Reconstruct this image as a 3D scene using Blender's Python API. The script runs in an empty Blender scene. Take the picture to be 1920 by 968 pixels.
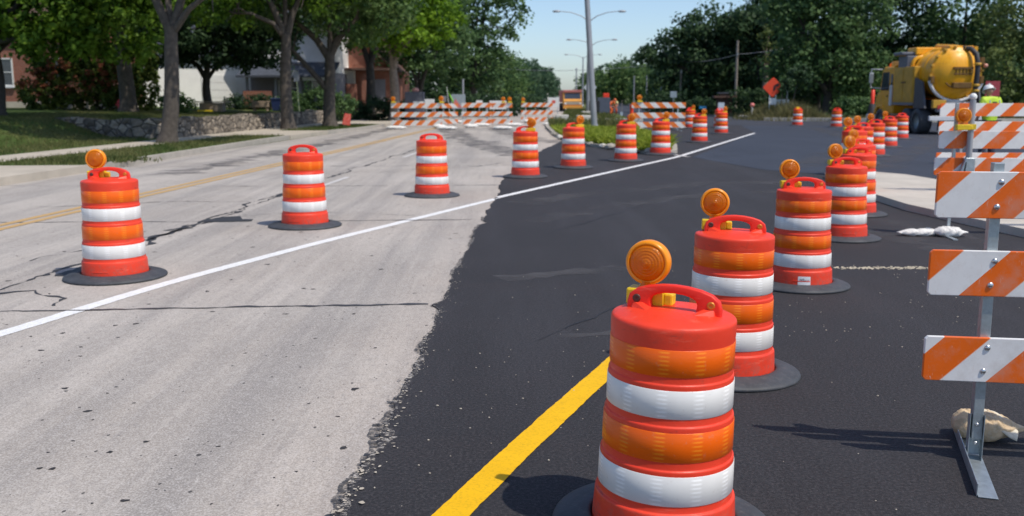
import bpy, bmesh, math, random
import numpy as np
from mathutils import Vector, Matrix, Quaternion
R = math.radians
SC = bpy.context.scene
COL = SC.collection

# ------------------------------------------------------------------ camera, world, sun
cam_d = bpy.data.cameras.new('camera')
cam = bpy.data.objects.new('camera', cam_d)
COL.objects.link(cam)
cam.location = (0, 0, 1.6)
cam.rotation_euler = (R(90 - 9.524), 0, 0)
cam_d.lens = 33.75
cam_d.sensor_width = 36
cam_d.clip_end = 3000
cam_d.dof.use_dof = True
cam_d.dof.focus_distance = 4.3
cam_d.dof.aperture_fstop = 3.4
SC.camera = cam

SUN_EL = R(59)
SUN_DIR = Vector((0.82 * math.cos(SUN_EL), -0.57 * math.cos(SUN_EL), math.sin(SUN_EL))).normalized()
w = bpy.data.worlds.new('World')
SC.world = w
w.use_nodes = True
wn = w.node_tree
bg = wn.nodes['Background']
sky = wn.nodes.new('ShaderNodeTexSky')
sky.sky_type = 'NISHITA'
sky.sun_disc = False
sky.sun_elevation = SUN_EL
sky.sun_rotation = math.atan2(SUN_DIR.x, SUN_DIR.y)
sky.air_density = 0.8
sky.dust_density = 0.9
sky.ozone_density = 3.2
wn.links.new(sky.outputs[0], bg.inputs[0])
bg.inputs[1].default_value = 0.15
sun_d = bpy.data.lights.new('sun', 'SUN')
sun_d.energy = 3.35
sun_d.angle = R(0.53)
sun_d.color = (1.0, 0.93, 0.82)
sun = bpy.data.objects.new('sun', sun_d)
COL.objects.link(sun)
sun.rotation_euler = (-SUN_DIR).to_track_quat('-Z', 'Y').to_euler()
SC.view_settings.view_transform = 'Standard'
SC.view_settings.look = 'None'
SC.view_settings.exposure = 0.10
SC.view_settings.gamma = 1.0
SC.view_settings.use_curve_mapping = False
SC.cycles.max_bounces = 6
SC.cycles.transparent_max_bounces = 8

# ------------------------------------------------------------------ materials
class NT:
    def __init__(self, name):
        self.m = bpy.data.materials.new(name)
        self.m.use_nodes = True
        self.t = self.m.node_tree
        self.b = self.t.nodes['Principled BSDF']
        self._c = None
    def n(self, typ, **kw):
        x = self.t.nodes.new(typ)
        for k, v in kw.items():
            setattr(x, k, v)
        return x
    def l(self, a, b):
        self.t.links.new(a, b)
    def coord(self):
        if self._c is None:
            self._c = self.n('ShaderNodeTexCoord').outputs['Object']
        return self._c
    def mapping(self, scale=(1, 1, 1), rot=(0, 0, 0), loc=(0, 0, 0)):
        mp = self.n('ShaderNodeMapping')
        mp.inputs['Scale'].default_value = scale
        mp.inputs['Rotation'].default_value = rot
        mp.inputs['Location'].default_value = loc
        self.l(self.coord(), mp.inputs[0])
        return mp.outputs[0]
    def noise(self, scale, detail=4, rough=.55, vec=None, dist=0):
        x = self.n('ShaderNodeTexNoise')
        x.inputs['Scale'].default_value = scale
        x.inputs['Detail'].default_value = detail
        x.inputs['Roughness'].default_value = rough
        x.inputs['Distortion'].default_value = dist
        self.l(vec if vec is not None else self.coord(), x.inputs['Vector'])
        return x.outputs['Fac']
    def voro(self, scale, vec=None, feature='F1', out='Distance', rnd=1.0):
        x = self.n('ShaderNodeTexVoronoi', feature=feature)
        x.inputs['Scale'].default_value = scale
        x.inputs['Randomness'].default_value = rnd
        self.l(vec if vec is not None else self.coord(), x.inputs['Vector'])
        return x.outputs[out]
    def ramp(self, fac, stops, interp='LINEAR'):
        x = self.n('ShaderNodeValToRGB')
        x.color_ramp.interpolation = interp
        e = x.color_ramp.elements
        while len(e) < len(stops):
            e.new(0.5)
        for i, (p, c) in enumerate(stops):
            e[i].position = p
            e[i].color = (c, c, c, 1) if not isinstance(c, tuple) else (*c, 1)
        self.l(fac, x.inputs[0])
        return x.outputs[0]
    def math(self, op, a, b=None, c=None):
        x = self.n('ShaderNodeMath', operation=op)
        for i, v in enumerate((a, b, c)):
            if v is None:
                continue
            if hasattr(v, 'links'):
                self.l(v, x.inputs[i])
            else:
                x.inputs[i].default_value = v
        return x.outputs[0]
    def mix(self, fac, a, b, mode='MIX'):
        x = self.n('ShaderNodeMix', data_type='RGBA', blend_type=mode)
        for sock, v in ((x.inputs[0], fac), (x.inputs[6], a), (x.inputs[7], b)):
            if hasattr(v, 'links'):
                self.l(v, sock)
            elif isinstance(v, tuple):
                sock.default_value = (*v, 1)
            else:
                sock.default_value = v
        return x.outputs[2]
    def xyz(self):
        s = self.n('ShaderNodeSeparateXYZ')
        self.l(self.coord(), s.inputs[0])
        return s.outputs
    def color(self, c):
        if hasattr(c, 'links'):
            self.l(c, self.b.inputs['Base Color'])
        else:
            self.b.inputs['Base Color'].default_value = (*c, 1)
        return self
    def set(self, rough=None, metal=None, spec=None, **kw):
        for k, v in (('Roughness', rough), ('Metallic', metal), ('Specular IOR Level', spec)):
            if v is None:
                continue
            if hasattr(v, 'links'):
                self.l(v, self.b.inputs[k])
            else:
                self.b.inputs[k].default_value = v
        for k, v in kw.items():
            self.b.inputs[k.replace('_', ' ')].default_value = v
        return self
    def bump(self, h, strength=.3, dist=.01):
        x = self.n('ShaderNodeBump')
        x.inputs['Strength'].default_value = strength
        x.inputs['Distance'].default_value = dist
        self.l(h, x.inputs['Height'])
        self.l(x.outputs[0], self.b.inputs['Normal'])
        return self

def simple(name, col, rough=.6, metal=0., var=.12, scale=6., spec=.5, bump=0., dirt=None, **kw):
    """a plain coloured surface with a little uneven tone, never one flat value"""
    m = NT(name)
    a = m.noise(scale, 5, .6)
    lo = tuple(max(0, c * (1 - var)) for c in col)
    hi = tuple(min(1, c * (1 + var)) for c in col)
    c = m.ramp(a, [(.3, lo), (.7, hi)])
    if dirt:
        d = m.ramp(m.noise(scale * 2.7, 6, .7), [(.52, 0.), (.72, 1.)])
        c = m.mix(m.math('MULTIPLY', d, dirt[1]), c, dirt[0])
    m.color(c).set(rough=rough, metal=metal, spec=spec, **kw)
    if bump:
        m.bump(m.noise(scale * 8, 4), bump, .01)
    return m.m

M = {}
M['drum'] = None
def own_coord(m):
    """object coordinates shifted by a random amount for every object, so that no two copies wear alike"""
    oi = m.n('ShaderNodeObjectInfo')
    va = m.n('ShaderNodeVectorMath', operation='ADD')
    cb = m.n('ShaderNodeCombineXYZ')
    k = m.math('MULTIPLY', oi.outputs['Random'], 37.)
    for q in range(3):
        m.l(k, cb.inputs[q])
    m.l(m.coord(), va.inputs[0])
    m.l(cb.outputs[0], va.inputs[1])
    return va.outputs[0], oi.outputs['Random']
def vscale(m, v, sc):
    mp = m.n('ShaderNodeMapping')
    mp.inputs['Scale'].default_value = sc
    m.l(v, mp.inputs[0])
    return mp.outputs[0]
def drum_plastic(name, col):
    m = NT(name)
    v, rnd = own_coord(m)
    g = m.noise(3.0, 4, .6, v)
    c = m.ramp(g, [(.35, tuple(x * .90 for x in col)), (.65, col)])
    c = m.mix(m.math('MULTIPLY', rnd, .14), c, (.88, .13, .06))
    scr = m.noise(1.0, 6, .75, vscale(m, v, (5, 5, 34)))
    c = m.mix(m.ramp(scr, [(.58, 0.), (.70, .32)]), c, (.95, .30, .20))
    scf = m.noise(1.0, 6, .8, vscale(m, v, (4, 4, 22)))
    c = m.mix(m.ramp(scf, [(.60, 0.), (.68, .55)]), c, (.16, .045, .035))
    # road dirt thrown up round the foot
    z = m.xyz()[2]
    mr = m.n('ShaderNodeMapRange')
    mr.inputs[1].default_value = .20
    mr.inputs[2].default_value = .02
    m.l(z, mr.inputs[0])
    sp = m.ramp(m.noise(26, 5, .75, v), [(.46, 0.), (.62, .55)])
    c = m.mix(m.math('MULTIPLY', mr.outputs[0], sp), c, (.25, .15, .12))
    dirt = m.ramp(m.noise(11, 6, .75, v), [(.56, 0.), (.70, .35)])
    c = m.mix(dirt, c, (.40, .07, .045))
    rg = m.ramp(m.noise(6, 5, .7, v), [(.35, .36), (.65, .58)])
    m.color(c).set(rough=rg, spec=.38)
    bp = m.math('ADD', m.math('MULTIPLY', m.noise(2.2, 2, .5, v), 1.1), m.math('MULTIPLY', m.noise(60, 3, .6, v), .12))
    m.bump(bp, .35, .012)
    return m.m
M['drum'] = drum_plastic('orange_plastic', (.86, .045, .016))
M['handle'] = drum_plastic('red_orange_plastic', (.86, .028, .014))
def sheeting(name, col, ribcol):
    m = NT(name)
    o = m.xyz()
    ang = m.math('ARCTAN2', o[1], o[0])
    # embossed prism pattern: groups of fine horizontal ribs in blocks round the drum
    blk = m.math('FRACT', m.math('MULTIPLY', ang, 1.75))
    ribs = m.math('FRACT', m.math('MULTIPLY', o[2], 62.))
    rr = m.math('MULTIPLY', m.math('GREATER_THAN', ribs, .55), m.ramp(blk, [(.30, 0.), (.42, .8), (.58, .8), (.66, 0.)]))
    g = m.noise(5, 4)
    base = m.mix(m.ramp(g, [(.3, 0.), (.7, 1.)]), tuple(c * .90 for c in col), col)
    c = m.mix(rr, base, ribcol)
    v, rnd = own_coord(m)
    d = m.ramp(m.noise(30, 5, .75, v), [(.60, 0.), (.70, .28)])
    c = m.mix(d, c, (.42, .30, .25))
    sc2 = m.noise(1.0, 6, .8, vscale(m, v, (6, 6, 60)))
    c = m.mix(m.ramp(sc2, [(.62, 0.), (.70, .3)]), c, (.20, .17, .16))
    m.color(c).set(rough=.36, spec=.36)
    m.bump(ribs, .05, .002)
    return m.m
M['sheet_orange'] = sheeting('orange_sheeting', (.94, .135, .002), (1.0, .26, .012))
M['sheet_white'] = sheeting('white_sheeting', (.81, .79, .755), (.96, .945, .92))
M['rubber'] = simple('black_rubber', (.050, .054, .062), .62, var=.25, scale=9, bump=.15, dirt=((.16, .15, .14), .35))
M['bolt_dark'] = simple('dark_bolt', (.08, .03, .02), .5)
M['bolt_brass'] = simple('brass_bolt', (.62, .22, .03), .4, metal=.4)
def lens_mat():
    m = NT('amber_lens')
    dots = m.voro(150., rnd=.15)
    o_ = m.xyz()
    zz_ = m.math('SUBTRACT', o_[2], .136)
    rad_ = m.math('SQRT', m.math('ADD', m.math('MULTIPLY', o_[0], o_[0]), m.math('MULTIPLY', zz_, zz_)))
    dots = m.math('ADD', dots, m.math('MULTIPLY', m.math('SINE', m.math('MULTIPLY', rad_, 520.)), .4))
    m.color(m.mix(m.noise(20, 3), (.86, .22, .002), (.98, .38, .004))).set(rough=.16, spec=.6)
    m.b.inputs['Coat Weight'].default_value = .5
    m.bump(dots, .5, .004)
    tr = m.n('ShaderNodeBsdfTranslucent')
    tr.inputs[0].default_value = (1, .34, .005, 1)
    mx = m.n('ShaderNodeMixShader')
    mx.inputs[0].default_value = .58
    m.l(m.b.outputs[0], mx.inputs[1])
    m.l(tr.outputs[0], mx.inputs[2])
    m.l(mx.outputs[0], m.t.nodes['Material Output'].inputs[0])
    return m.m
M['lens'] = lens_mat()
M['lens_rim'] = simple('amber_rim', (.95, .30, .004), .3, var=.08)
M['lens_core'] = simple('lens_core', (.62, .16, .004), .15, var=.15)
M['battery'] = simple('yellow_case', (.80, .56, .015), .45, var=.12, dirt=((.35, .22, .03), .35))
M['galv'] = simple('galvanised_steel', (.46, .51, .53), .42, metal=.75, var=.16, scale=22, bump=.05, dirt=((.30, .28, .25), .3))
M['steel_bolt'] = simple('steel_bolt', (.60, .60, .60), .28, metal=.9)
M['alu_pole'] = simple('aluminium_pole', (.36, .37, .39), .5, metal=.35, var=.1, scale=2)
M['sticker'] = simple('white_sticker', (.78, .79, .80), .5, var=.05)
M['ink'] = simple('grey_ink', (.20, .21, .23), .7, var=.05)
M['black'] = simple('black_paint', (.02, .02, .022), .5)
M['white_paint'] = simple('white_paint', (.78, .78, .76), .55, var=.06, dirt=((.5, .48, .44), .3))
M['bag_tan'] = simple('tan_canvas', (.62, .46, .28), .85, var=.22, scale=10, bump=.5, dirt=((.78, .68, .52), .7))
M['bag_white'] = simple('white_bag', (.76, .74, .70), .8, var=.08, scale=5, bump=.3, dirt=((.5, .46, .40), .35))

def stripe_mat(name, period, phase, direction=1, co=(.90, .150, .006), cw=(.85, .835, .81)):
    """diagonal stripes fixed to the rail itself"""
    m = NT(name)
    o = m.xyz()
    sdir = m.math('MULTIPLY', o[2], float(direction))
    s = m.math('SUBTRACT', o[0], sdir)
    f = m.math('FRACT', m.math('ADD', m.math('DIVIDE', m.math('SUBTRACT', s, phase), period), 40.0))
    isw = m.math('GREATER_THAN', f, .5)
    edge = m.math('LESS_THAN', m.math('ABSOLUTE', m.math('SUBTRACT', f, .5)), .008)
    g = m.noise(7, 4)
    rib = m.math('FRACT', m.math('MULTIPLY', o[2], 40.))
    cwv = m.mix(m.ramp(g, [(.3, 0.), (.7, 1.)]), tuple(c * .90 for c in cw), cw)
    cov = m.mix(m.ramp(g, [(.3, 0.), (.7, 1.)]), tuple(c * .90 for c in co), co)
    c = m.mix(isw, cov, cwv)
    c = m.mix(m.math('MULTIPLY', edge, .6), c, (.85, .55, .40))
    sc = m.ramp(m.noise(1, 6, .8, m.mapping((40, 40, 14))), [(.60, 0.), (.68, .55)])
    c = m.mix(sc, c, (.70, .60, .52))
    du = m.ramp(m.noise(5, 6, .75), [(.50, 0.), (.68, .30)])
    c = m.mix(du, c, (.48, .40, .34))
    m.color(c).set(rough=.38, spec=.45)
    m.bump(rib, .04, .002)
    return m.m

# ------------------------------------------------------------------ mesh helper
class MB:
    def __init__(self):
        self.v = []
        self.f = []
        self.mi = []
        self.sm = []
    def add(self, vs, fs, mi=0, smooth=False):
        o = len(self.v)
        self.v += [tuple(p) for p in vs]
        for q in fs:
            self.f.append([i + o for i in q])
            self.mi.append(mi)
            self.sm.append(smooth)
        return self
    def box(self, c, s, rot=None, mi=0):
        x, y, z = (k / 2 for k in s)
        vs = [Vector((a * x, b * y, d * z)) for d in (-1, 1) for b in (-1, 1) for a in (-1, 1)]
        if rot is not None:
            q = rot if isinstance(rot, Matrix) else Matrix.Rotation(rot, 3, 'Z')
            vs = [q @ p for p in vs]
        vs = [p + Vector(c) for p in vs]
        return self.add(vs, [(0, 2, 3, 1), (4, 5, 7, 6), (0, 1, 5, 4), (2, 6, 7, 3), (0, 4, 6, 2), (1, 3, 7, 5)], mi)
    def tube(self, pts, rad, n=10, caps=True, mi=0, smooth=True):
        pts = [Vector(p) for p in pts]
        if not hasattr(rad, '__len__'):
            rad = [rad] * len(pts)
        up = None
        rings = []
        for i, p in enumerate(pts):
            if i == 0:
                d = pts[1] - p
            elif i == len(pts) - 1:
                d = p - pts[i - 1]
            else:
                d = (pts[i + 1] - p).normalized() + (p - pts[i - 1]).normalized()
            d.normalize()
            if up is None:
                up = Vector((0, 0, 1)) if abs(d.z) < .9 else Vector((1, 0, 0))
            a = d.cross(up).normalized()
            b = a.cross(d).normalized()
            up = b
            rings.append([p + (a * math.cos(2 * math.pi * k / n) + b * math.sin(2 * math.pi * k / n)) * rad[i] for k in range(n)])
        vs = [q for r_ in rings for q in r_]
        fs = []
        for i in range(len(pts) - 1):
            for k in range(n):
                k2 = (k + 1) % n
                fs.append((i * n + k, i * n + k2, (i + 1) * n + k2, (i + 1) * n + k))
        self.add(vs, fs, mi, smooth)
        if caps:
            self.add(rings[0], [tuple(range(n))], mi)
            self.add(rings[-1], [tuple(range(n - 1, -1, -1))], mi)
        return self
    def cyl(self, a, b, r, n=16, r2=None, mi=0):
        return self.tube([a, b], [r, r if r2 is None else r2], n, True, mi)
    def lathe(self, prof, n=48, axis='Z', c=(0, 0, 0), mi=0, smooth=True, close=False):
        vs = []
        for r_, z in prof:
            for k in range(n):
                t = 2 * math.pi * k / n
                x, y = r_ * math.cos(t), r_ * math.sin(t)
                p = {'Z': (x, y, z), 'Y': (x, z, y), 'X': (z, x, y)}[axis]
                vs.append((p[0] + c[0], p[1] + c[1], p[2] + c[2]))
        fs = []
        for i in range(len(prof) - 1):
            for k in range(n):
                k2 = (k + 1) % n
                q = (i * n + k, i * n + k2, (i + 1) * n + k2, (i + 1) * n + k)
                fs.append(q if axis != 'Y' else q[::-1])
        return self.add(vs, fs, mi, smooth)
    def prism(self, poly, z0, z1, mi=0, top_mi=None):
        n = len(poly)
        vs = [(x, y, z0) for x, y in poly] + [(x, y, z1) for x, y in poly]
        self.add(vs, [tuple(range(n - 1, -1, -1))], mi)
        self.add(vs, [tuple(range(n, 2 * n))], mi if top_mi is None else top_mi)
        self.add(vs, [(i, (i + 1) % n, n + (i + 1) % n, n + i) for i in range(n)], mi)
        return self
    def prism_axis(self, poly, a0, a1, axis='Y', mi=0):
        """poly in the plane across the axis, extruded from a0 to a1"""
        n = len(poly)
        def P(u, v, a):
            return (u, a, v) if axis == 'Y' else (a, u, v)
        vs = [P(u, v, a0) for u, v in poly] + [P(u, v, a1) for u, v in poly]
        self.add(vs, [tuple(range(n)), tuple(range(2 * n - 1, n - 1, -1))] + [((i + 1) % n, i, n + i, n + (i + 1) % n) for i in range(n)], mi)
        return self
    def sphere(self, c, r, nu=16, nv=10, mi=0, s=(1, 1, 1)):
        prof = [(max(1e-4, r * math.sin(math.pi * i / nv)), -r * math.cos(math.pi * i / nv)) for i in range(nv + 1)]
        o = len(self.v)
        self.lathe(prof, nu, 'Z', (0, 0, 0), mi)
        for i in range(o, len(self.v)):
            x, y, z = self.v[i]
            self.v[i] = (x * s[0] + c[0], y * s[1] + c[1], z * s[2] + c[2])
        return self
    def sheet(self, poly, z, mi=0):
        return self.add([(x, y, z) for x, y in poly], [tuple(range(len(poly)))], mi)
    def build(self, name, mats, parent=None, bevel=0, seg=2, loc=None, weld=False):
        me = bpy.data.meshes.new(name)
        me.from_pydata(self.v, [], self.f)
        for m in (mats if isinstance(mats, (list, tuple)) else [mats]):
            me.materials.append(m)
        me.polygons.foreach_set('material_index', self.mi)
        me.polygons.foreach_set('use_smooth', self.sm)
        if weld:
            bm = bmesh.new()
            bm.from_mesh(me)
            bmesh.ops.remove_doubles(bm, verts=bm.verts, dist=1e-5)
            bm.to_mesh(me)
            bm.free()
        me.update()
        o = bpy.data.objects.new(name, me)
        COL.objects.link(o)
        if parent:
            o.parent = parent
        if loc:
            o.location = loc
        if bevel:
            b = o.modifiers.new('bevel', 'BEVEL')
            b.width = bevel
            b.segments = seg
            b.limit_method = 'ANGLE'
            b.angle_limit = R(40)
        return o

def tag(o, label=None, cat=None, group=None, kind=None):
    for k, v in (('label', label), ('category', cat), ('group', group), ('kind', kind)):
        if v:
            o[k] = v
    return o
def thing(name, label, cat, loc=(0, 0, 0), rz=0, group=None):
    o = bpy.data.objects.new(name, None)
    o.empty_display_size = .2
    COL.objects.link(o)
    o.location = loc
    o.rotation_euler = (0, 0, rz)
    return tag(o, label, cat, group)
def struct(o):
    o['kind'] = 'structure'
    return o
def copy_tree(o, parent=None, skip=()):
    c = o.copy()
    COL.objects.link(c)
    if parent:
        c.parent = parent
    for ch in list(o.children):
        if ch.name.split('.')[0] not in skip:
            copy_tree(ch, c, skip)
    return c
def place(o, loc, rz=0, label=None, cat=None, group=None, ry=0):
    o.location = loc
    o.rotation_euler = (0, ry, rz)
    tag(o, label, cat, group)
    return o

# the road runs a little to the right of the view: X = s + SL * d
SL = 0.065
def rd(s, d):
    return (s + SL * d, d)
rng = np.random.default_rng(7)
random.seed(7)

# ------------------------------------------------------------------ setting materials
def concrete_mat():
    m = NT('old_concrete')
    rot = (0, 0, math.atan(SL))
    big = m.noise(.35, 5, .6)
    c = m.ramp(big, [(.38, (.365, .322, .280)), (.62, (.475, .428, .380))])
    # worn wheel paths: long streaks down the lanes
    st = m.noise(1.0, 5, .6, m.mapping((1.7, .07, 1), rot))
    c = m.mix(m.ramp(st, [(.46, 0.), (.62, .62)]), c, (.235, .218, .205))
    st2 = m.noise(1.0, 6, .7, m.mapping((7, .35, 1), (0, 0, -.42)))
    c = m.mix(m.ramp(st2, [(.52, 0.), (.66, .42)]), c, (.23, .21, .20))
    st3 = m.noise(1.0, 6, .7, m.mapping((5, .3, 1), (0, 0, -.30), (3, 1, 0)))
    c = m.mix(m.ramp(st3, [(.52, 0.), (.66, .42)]), c, (.54, .49, .44))
    # cream dust along the cut edge
    x = m.xyz()
    s = m.math('SUBTRACT', x[0], m.math('MULTIPLY', x[1], .042))
    e = m.ramp(m.math('ADD', s, m.math('MULTIPLY', m.noise(1.2, 4), .9)), [(0., 0.), (1., 0.)])
    ed = m.n('ShaderNodeMapRange')
    ed.inputs[1].default_value = -1.5
    ed.inputs[2].default_value = -.35
    m.l(m.math('ADD', s, m.math('MULTIPLY', m.math('SUBTRACT', m.noise(1.6, 5), .5), .8)), ed.inputs[0])
    c = m.mix(m.math('MULTIPLY', ed.outputs[0], .62), c, (.54, .45, .375))
    # grain
    gr = m.noise(110, 4, .85)
    c = m.mix(m.ramp(gr, [(.36, .75), (.5, 0.)]), c, (.20, .185, .175))
    c = m.mix(m.ramp(gr, [(.50, 0.), (.63, .62)]), c, (.64, .61, .58))
    pore = m.noise(24, 5, .75, m.mapping((1, .6, 1), (0, 0, -.35)))
    c = m.mix(m.ramp(pore, [(.52, 0.), (.70, .42)]), c, (.25, .235, .23))
    c = m.mix(m.ramp(pore, [(.30, .35), (.44, 0.)]), c, (.55, .52, .50))
    # tar spots, flung along the road
    for sc_, th, lo in ((4.2, .075, .52), (8., .085, .44), (15, .09, .46)):
        dv = m.n('ShaderNodeTexVoronoi')
        dv.inputs['Scale'].default_value = sc_
        m.l(m.mapping((1.0, .62, 1), (0, 0, -.45)), dv.inputs['Vector'])
        d = m.math('ADD', dv.outputs['Distance'], m.math('MULTIPLY', m.noise(30, 3), .05))
        msk = m.math('MULTIPLY', m.math('LESS_THAN', d, th), m.math('GREATER_THAN', m.noise(.7 + sc_ * .05, 3, .6), lo))
        c = m.mix(m.math('MULTIPLY', msk, .85), c, (.045, .043, .045))
    m.color(c).set(rough=.85, spec=.25)
    m.bump(gr, .25, .004)
    return m.m
M['concrete'] = concrete_mat()
def asphalt_mat(name, base, light, tint, grain=1.0):
    m = NT(name)
    big = m.noise(.5, 5, .6)
    c = m.ramp(big, [(.3, tuple(k * .85 for k in base)), (.7, tuple(k * 1.15 for k in base))])
    st = m.noise(1.0, 5, .65, m.mapping((1.5, .16, 1), (0, 0, -.55), (4, 2, 0)))
    c = m.mix(m.ramp(st, [(.48, 0.), (.72, .55)]), c, light)
    st2 = m.noise(1.0, 4, .6, m.mapping((.25, 1.6, 1), (0, 0, .25), (1, 7, 0)))
    c = m.mix(m.ramp(st2, [(.52, 0.), (.75, .45)]), c, tint)
    gr = m.noise(62, 5, .85)
    c = m.mix(m.ramp(gr, [(.37, .9), (.5, 0.)]), c, (.010, .010, .012))
    c = m.mix(m.ramp(gr, [(.51, 0.), (.66, .48 * grain)]), c, (.125, .115, .118))
    sp = m.voro(70.)
    spk = m.math('MULTIPLY', m.math('LESS_THAN', sp, .16), m.math('GREATER_THAN', m.noise(9, 3), .58))
    c = m.mix(m.math('MULTIPLY', spk, .4), c, (.22, .20, .19))
    m.color(c).set(rough=.8, spec=.4)
    m.bump(gr, .9, .008)
    return m.m
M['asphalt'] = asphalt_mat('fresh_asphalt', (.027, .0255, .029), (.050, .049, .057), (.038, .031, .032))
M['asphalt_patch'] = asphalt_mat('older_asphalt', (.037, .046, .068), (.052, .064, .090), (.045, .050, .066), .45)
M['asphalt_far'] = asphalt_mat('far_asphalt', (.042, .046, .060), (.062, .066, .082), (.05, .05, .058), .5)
def line_mat(name, col, worn=(.16, .155, .15), amount=.42):
    m = NT(name)
    c = m.ramp(m.noise(6, 4), [(.3, tuple(k * .92 for k in col)), (.7, col)])
    wr = m.noise(70, 5, .75)
    c = m.mix(m.ramp(wr, [(.50, 0.), (.66, amount)]), c, worn)
    m.color(c).set(rough=.7, spec=.3)
    m.bump(wr, .2, .003)
    return m.m
M['line_white'] = line_mat('white_road_paint', (.84, .84, .83))
M['line_yellow'] = line_mat('yellow_road_paint', (.86, .48, .002), (.30, .17, .01), .35)
M['line_old'] = line_mat('worn_yellow_paint', (.56, .35, .13), (.38, .34, .30), .95)
M['line_worn'] = line_mat('worn_white_paint', (.62, .60, .58), (.40, .37, .35), .9)
M['tar'] = simple('tar_seal', (.045, .045, .05), .55, var=.3, scale=30)
M['kerb'] = simple('kerb_concrete', (.40, .365, .315), .85, var=.14, scale=2.5, bump=.2, dirt=((.28, .26, .23), .45))
M['pale_concrete'] = simple('pale_concrete', (.46, .405, .33), .85, var=.13, scale=1.3, bump=.2, dirt=((.40, .36, .30), .5))
M['new_concrete'] = simple('new_concrete', (.52, .475, .41), .85, var=.12, scale=1.7, bump=.15, dirt=((.42, .37, .31), .55))
def grass_mat(name, a, b, dry):
    m = NT(name)
    c = m.ramp(m.noise(.45, 5, .6), [(.3, a), (.7, b)])
    c = m.mix(m.ramp(m.noise(.22, 4, .6, m.mapping((1, 1, 1), (0, 0, 0), (9, 4, 0))), [(.55, 0.), (.70, .7)]), c, dry)
    f = m.noise(26, 4, .8)
    c = m.mix(m.ramp(f, [(.3, .6), (.5, 0.)]), c, tuple(k * .45 for k in a))
    m.color(c).set(rough=.9, spec=.15)
    m.bump(f, .8, .03)
    return m.m
M['lawn'] = grass_mat('lawn_grass', (.055, .095, .022), (.090, .135, .034), (.19, .165, .075))
M['field'] = grass_mat('rough_grass', (.075, .105, .03), (.12, .14, .045), (.19, .16, .08))
def blade_mat(name, a, b):
    m = NT(name)
    at = m.n('ShaderNodeAttribute', attribute_name='tone')
    c = m.ramp(at.outputs['Fac'], [(0., a), (1., b)])
    m.color(c).set(rough=.6, spec=.25)
    tr = m.n('ShaderNodeBsdfTranslucent')
    m.l(c, tr.inputs[0])
    mx = m.n('ShaderNodeMixShader')
    mx.inputs[0].default_value = .42
    m.l(m.b.outputs[0], mx.inputs[1])
    m.l(tr.outputs[0], mx.inputs[2])
    m.l(mx.outputs[0], m.t.nodes['Material Output'].inputs[0])
    return m.m
M['blade'] = blade_mat('grass_blades', (.055, .095, .020), (.20, .19, .070))
M['blade_dry'] = blade_mat('dry_blades', (.12, .13, .045), (.26, .22, .11))
M['leaf_maple'] = blade_mat('maple_leaves', (.042, .105, .012), (.20, .33, .035))
M['leaf_dark'] = blade_mat('dark_leaves', (.022, .052, .028), (.085, .150, .062))
M['leaf_deep'] = blade_mat('deep_leaves', (.040, .092, .036), (.150, .245, .085))
M['leaf_mid'] = blade_mat('mid_leaves', (.048, .105, .032), (.160, .245, .075))
M['leaf_bright'] = blade_mat('bright_leaves', (.070, .16, .012), (.26, .42, .030))
M['leaf_olive'] = blade_mat('olive_leaves', (.075, .115, .032), (.21, .26, .085))
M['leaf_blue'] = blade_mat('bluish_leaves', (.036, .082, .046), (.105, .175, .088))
M['leaf_red'] = blade_mat('shrub_leaves', (.045, .095, .018), (.18, .22, .045))
M['leaf_rust'] = blade_mat('rusty_leaves', (.12, .05, .02), (.30, .10, .05))
M['flower_leaf'] = blade_mat('median_leaves', (.15, .22, .018), (.40, .45, .060))
M['bark'] = simple('grey_bark', (.085, .070, .058), .9, var=.35, scale=7, bump=.9)
M['bark_light'] = simple('pale_bark', (.24, .19, .15), .9, var=.3, scale=7, bump=.9)
M['bark_dark'] = simple('dark_bark', (.06, .052, .046), .9, var=.3, scale=7, bump=.9)
M['stone'] = None
def stone_mat():
    m = NT('field_stone')
    v = m.n('ShaderNodeTexVoronoi', feature='F1')
    v.inputs['Scale'].default_value = 2.5
    m.l(m.mapping((1, 1, 1.5)), v.inputs['Vector'])
    e = m.n('ShaderNodeTexVoronoi', feature='DISTANCE_TO_EDGE')
    e.inputs['Scale'].default_value = 2.5
    m.l(m.mapping((1, 1, 1.5)), e.inputs['Vector'])
    hs = m.n('ShaderNodeSeparateColor')
    m.l(v.outputs['Color'], hs.inputs[0])
    c = m.ramp(hs.outputs[0], [(0., (.14, .115, .09)), (.5, (.25, .21, .165)), (1., (.42, .35, .27))])
    c = m.mix(m.ramp(m.noise(9, 5, .7), [(.4, 0.), (.7, .6)]), c, (.14, .13, .115))
    c = m.mix(m.ramp(e.outputs['Distance'], [(.02, .85), (.09, 0.)]), c, (.07, .065, .06))
    m.color(c).set(rough=.9, spec=.2)
    m.bump(m.ramp(e.outputs['Distance'], [(0., 0.), (.14, 1.)]), .9, .05)
    return m.m
M['stone'] = stone_mat()
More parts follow.
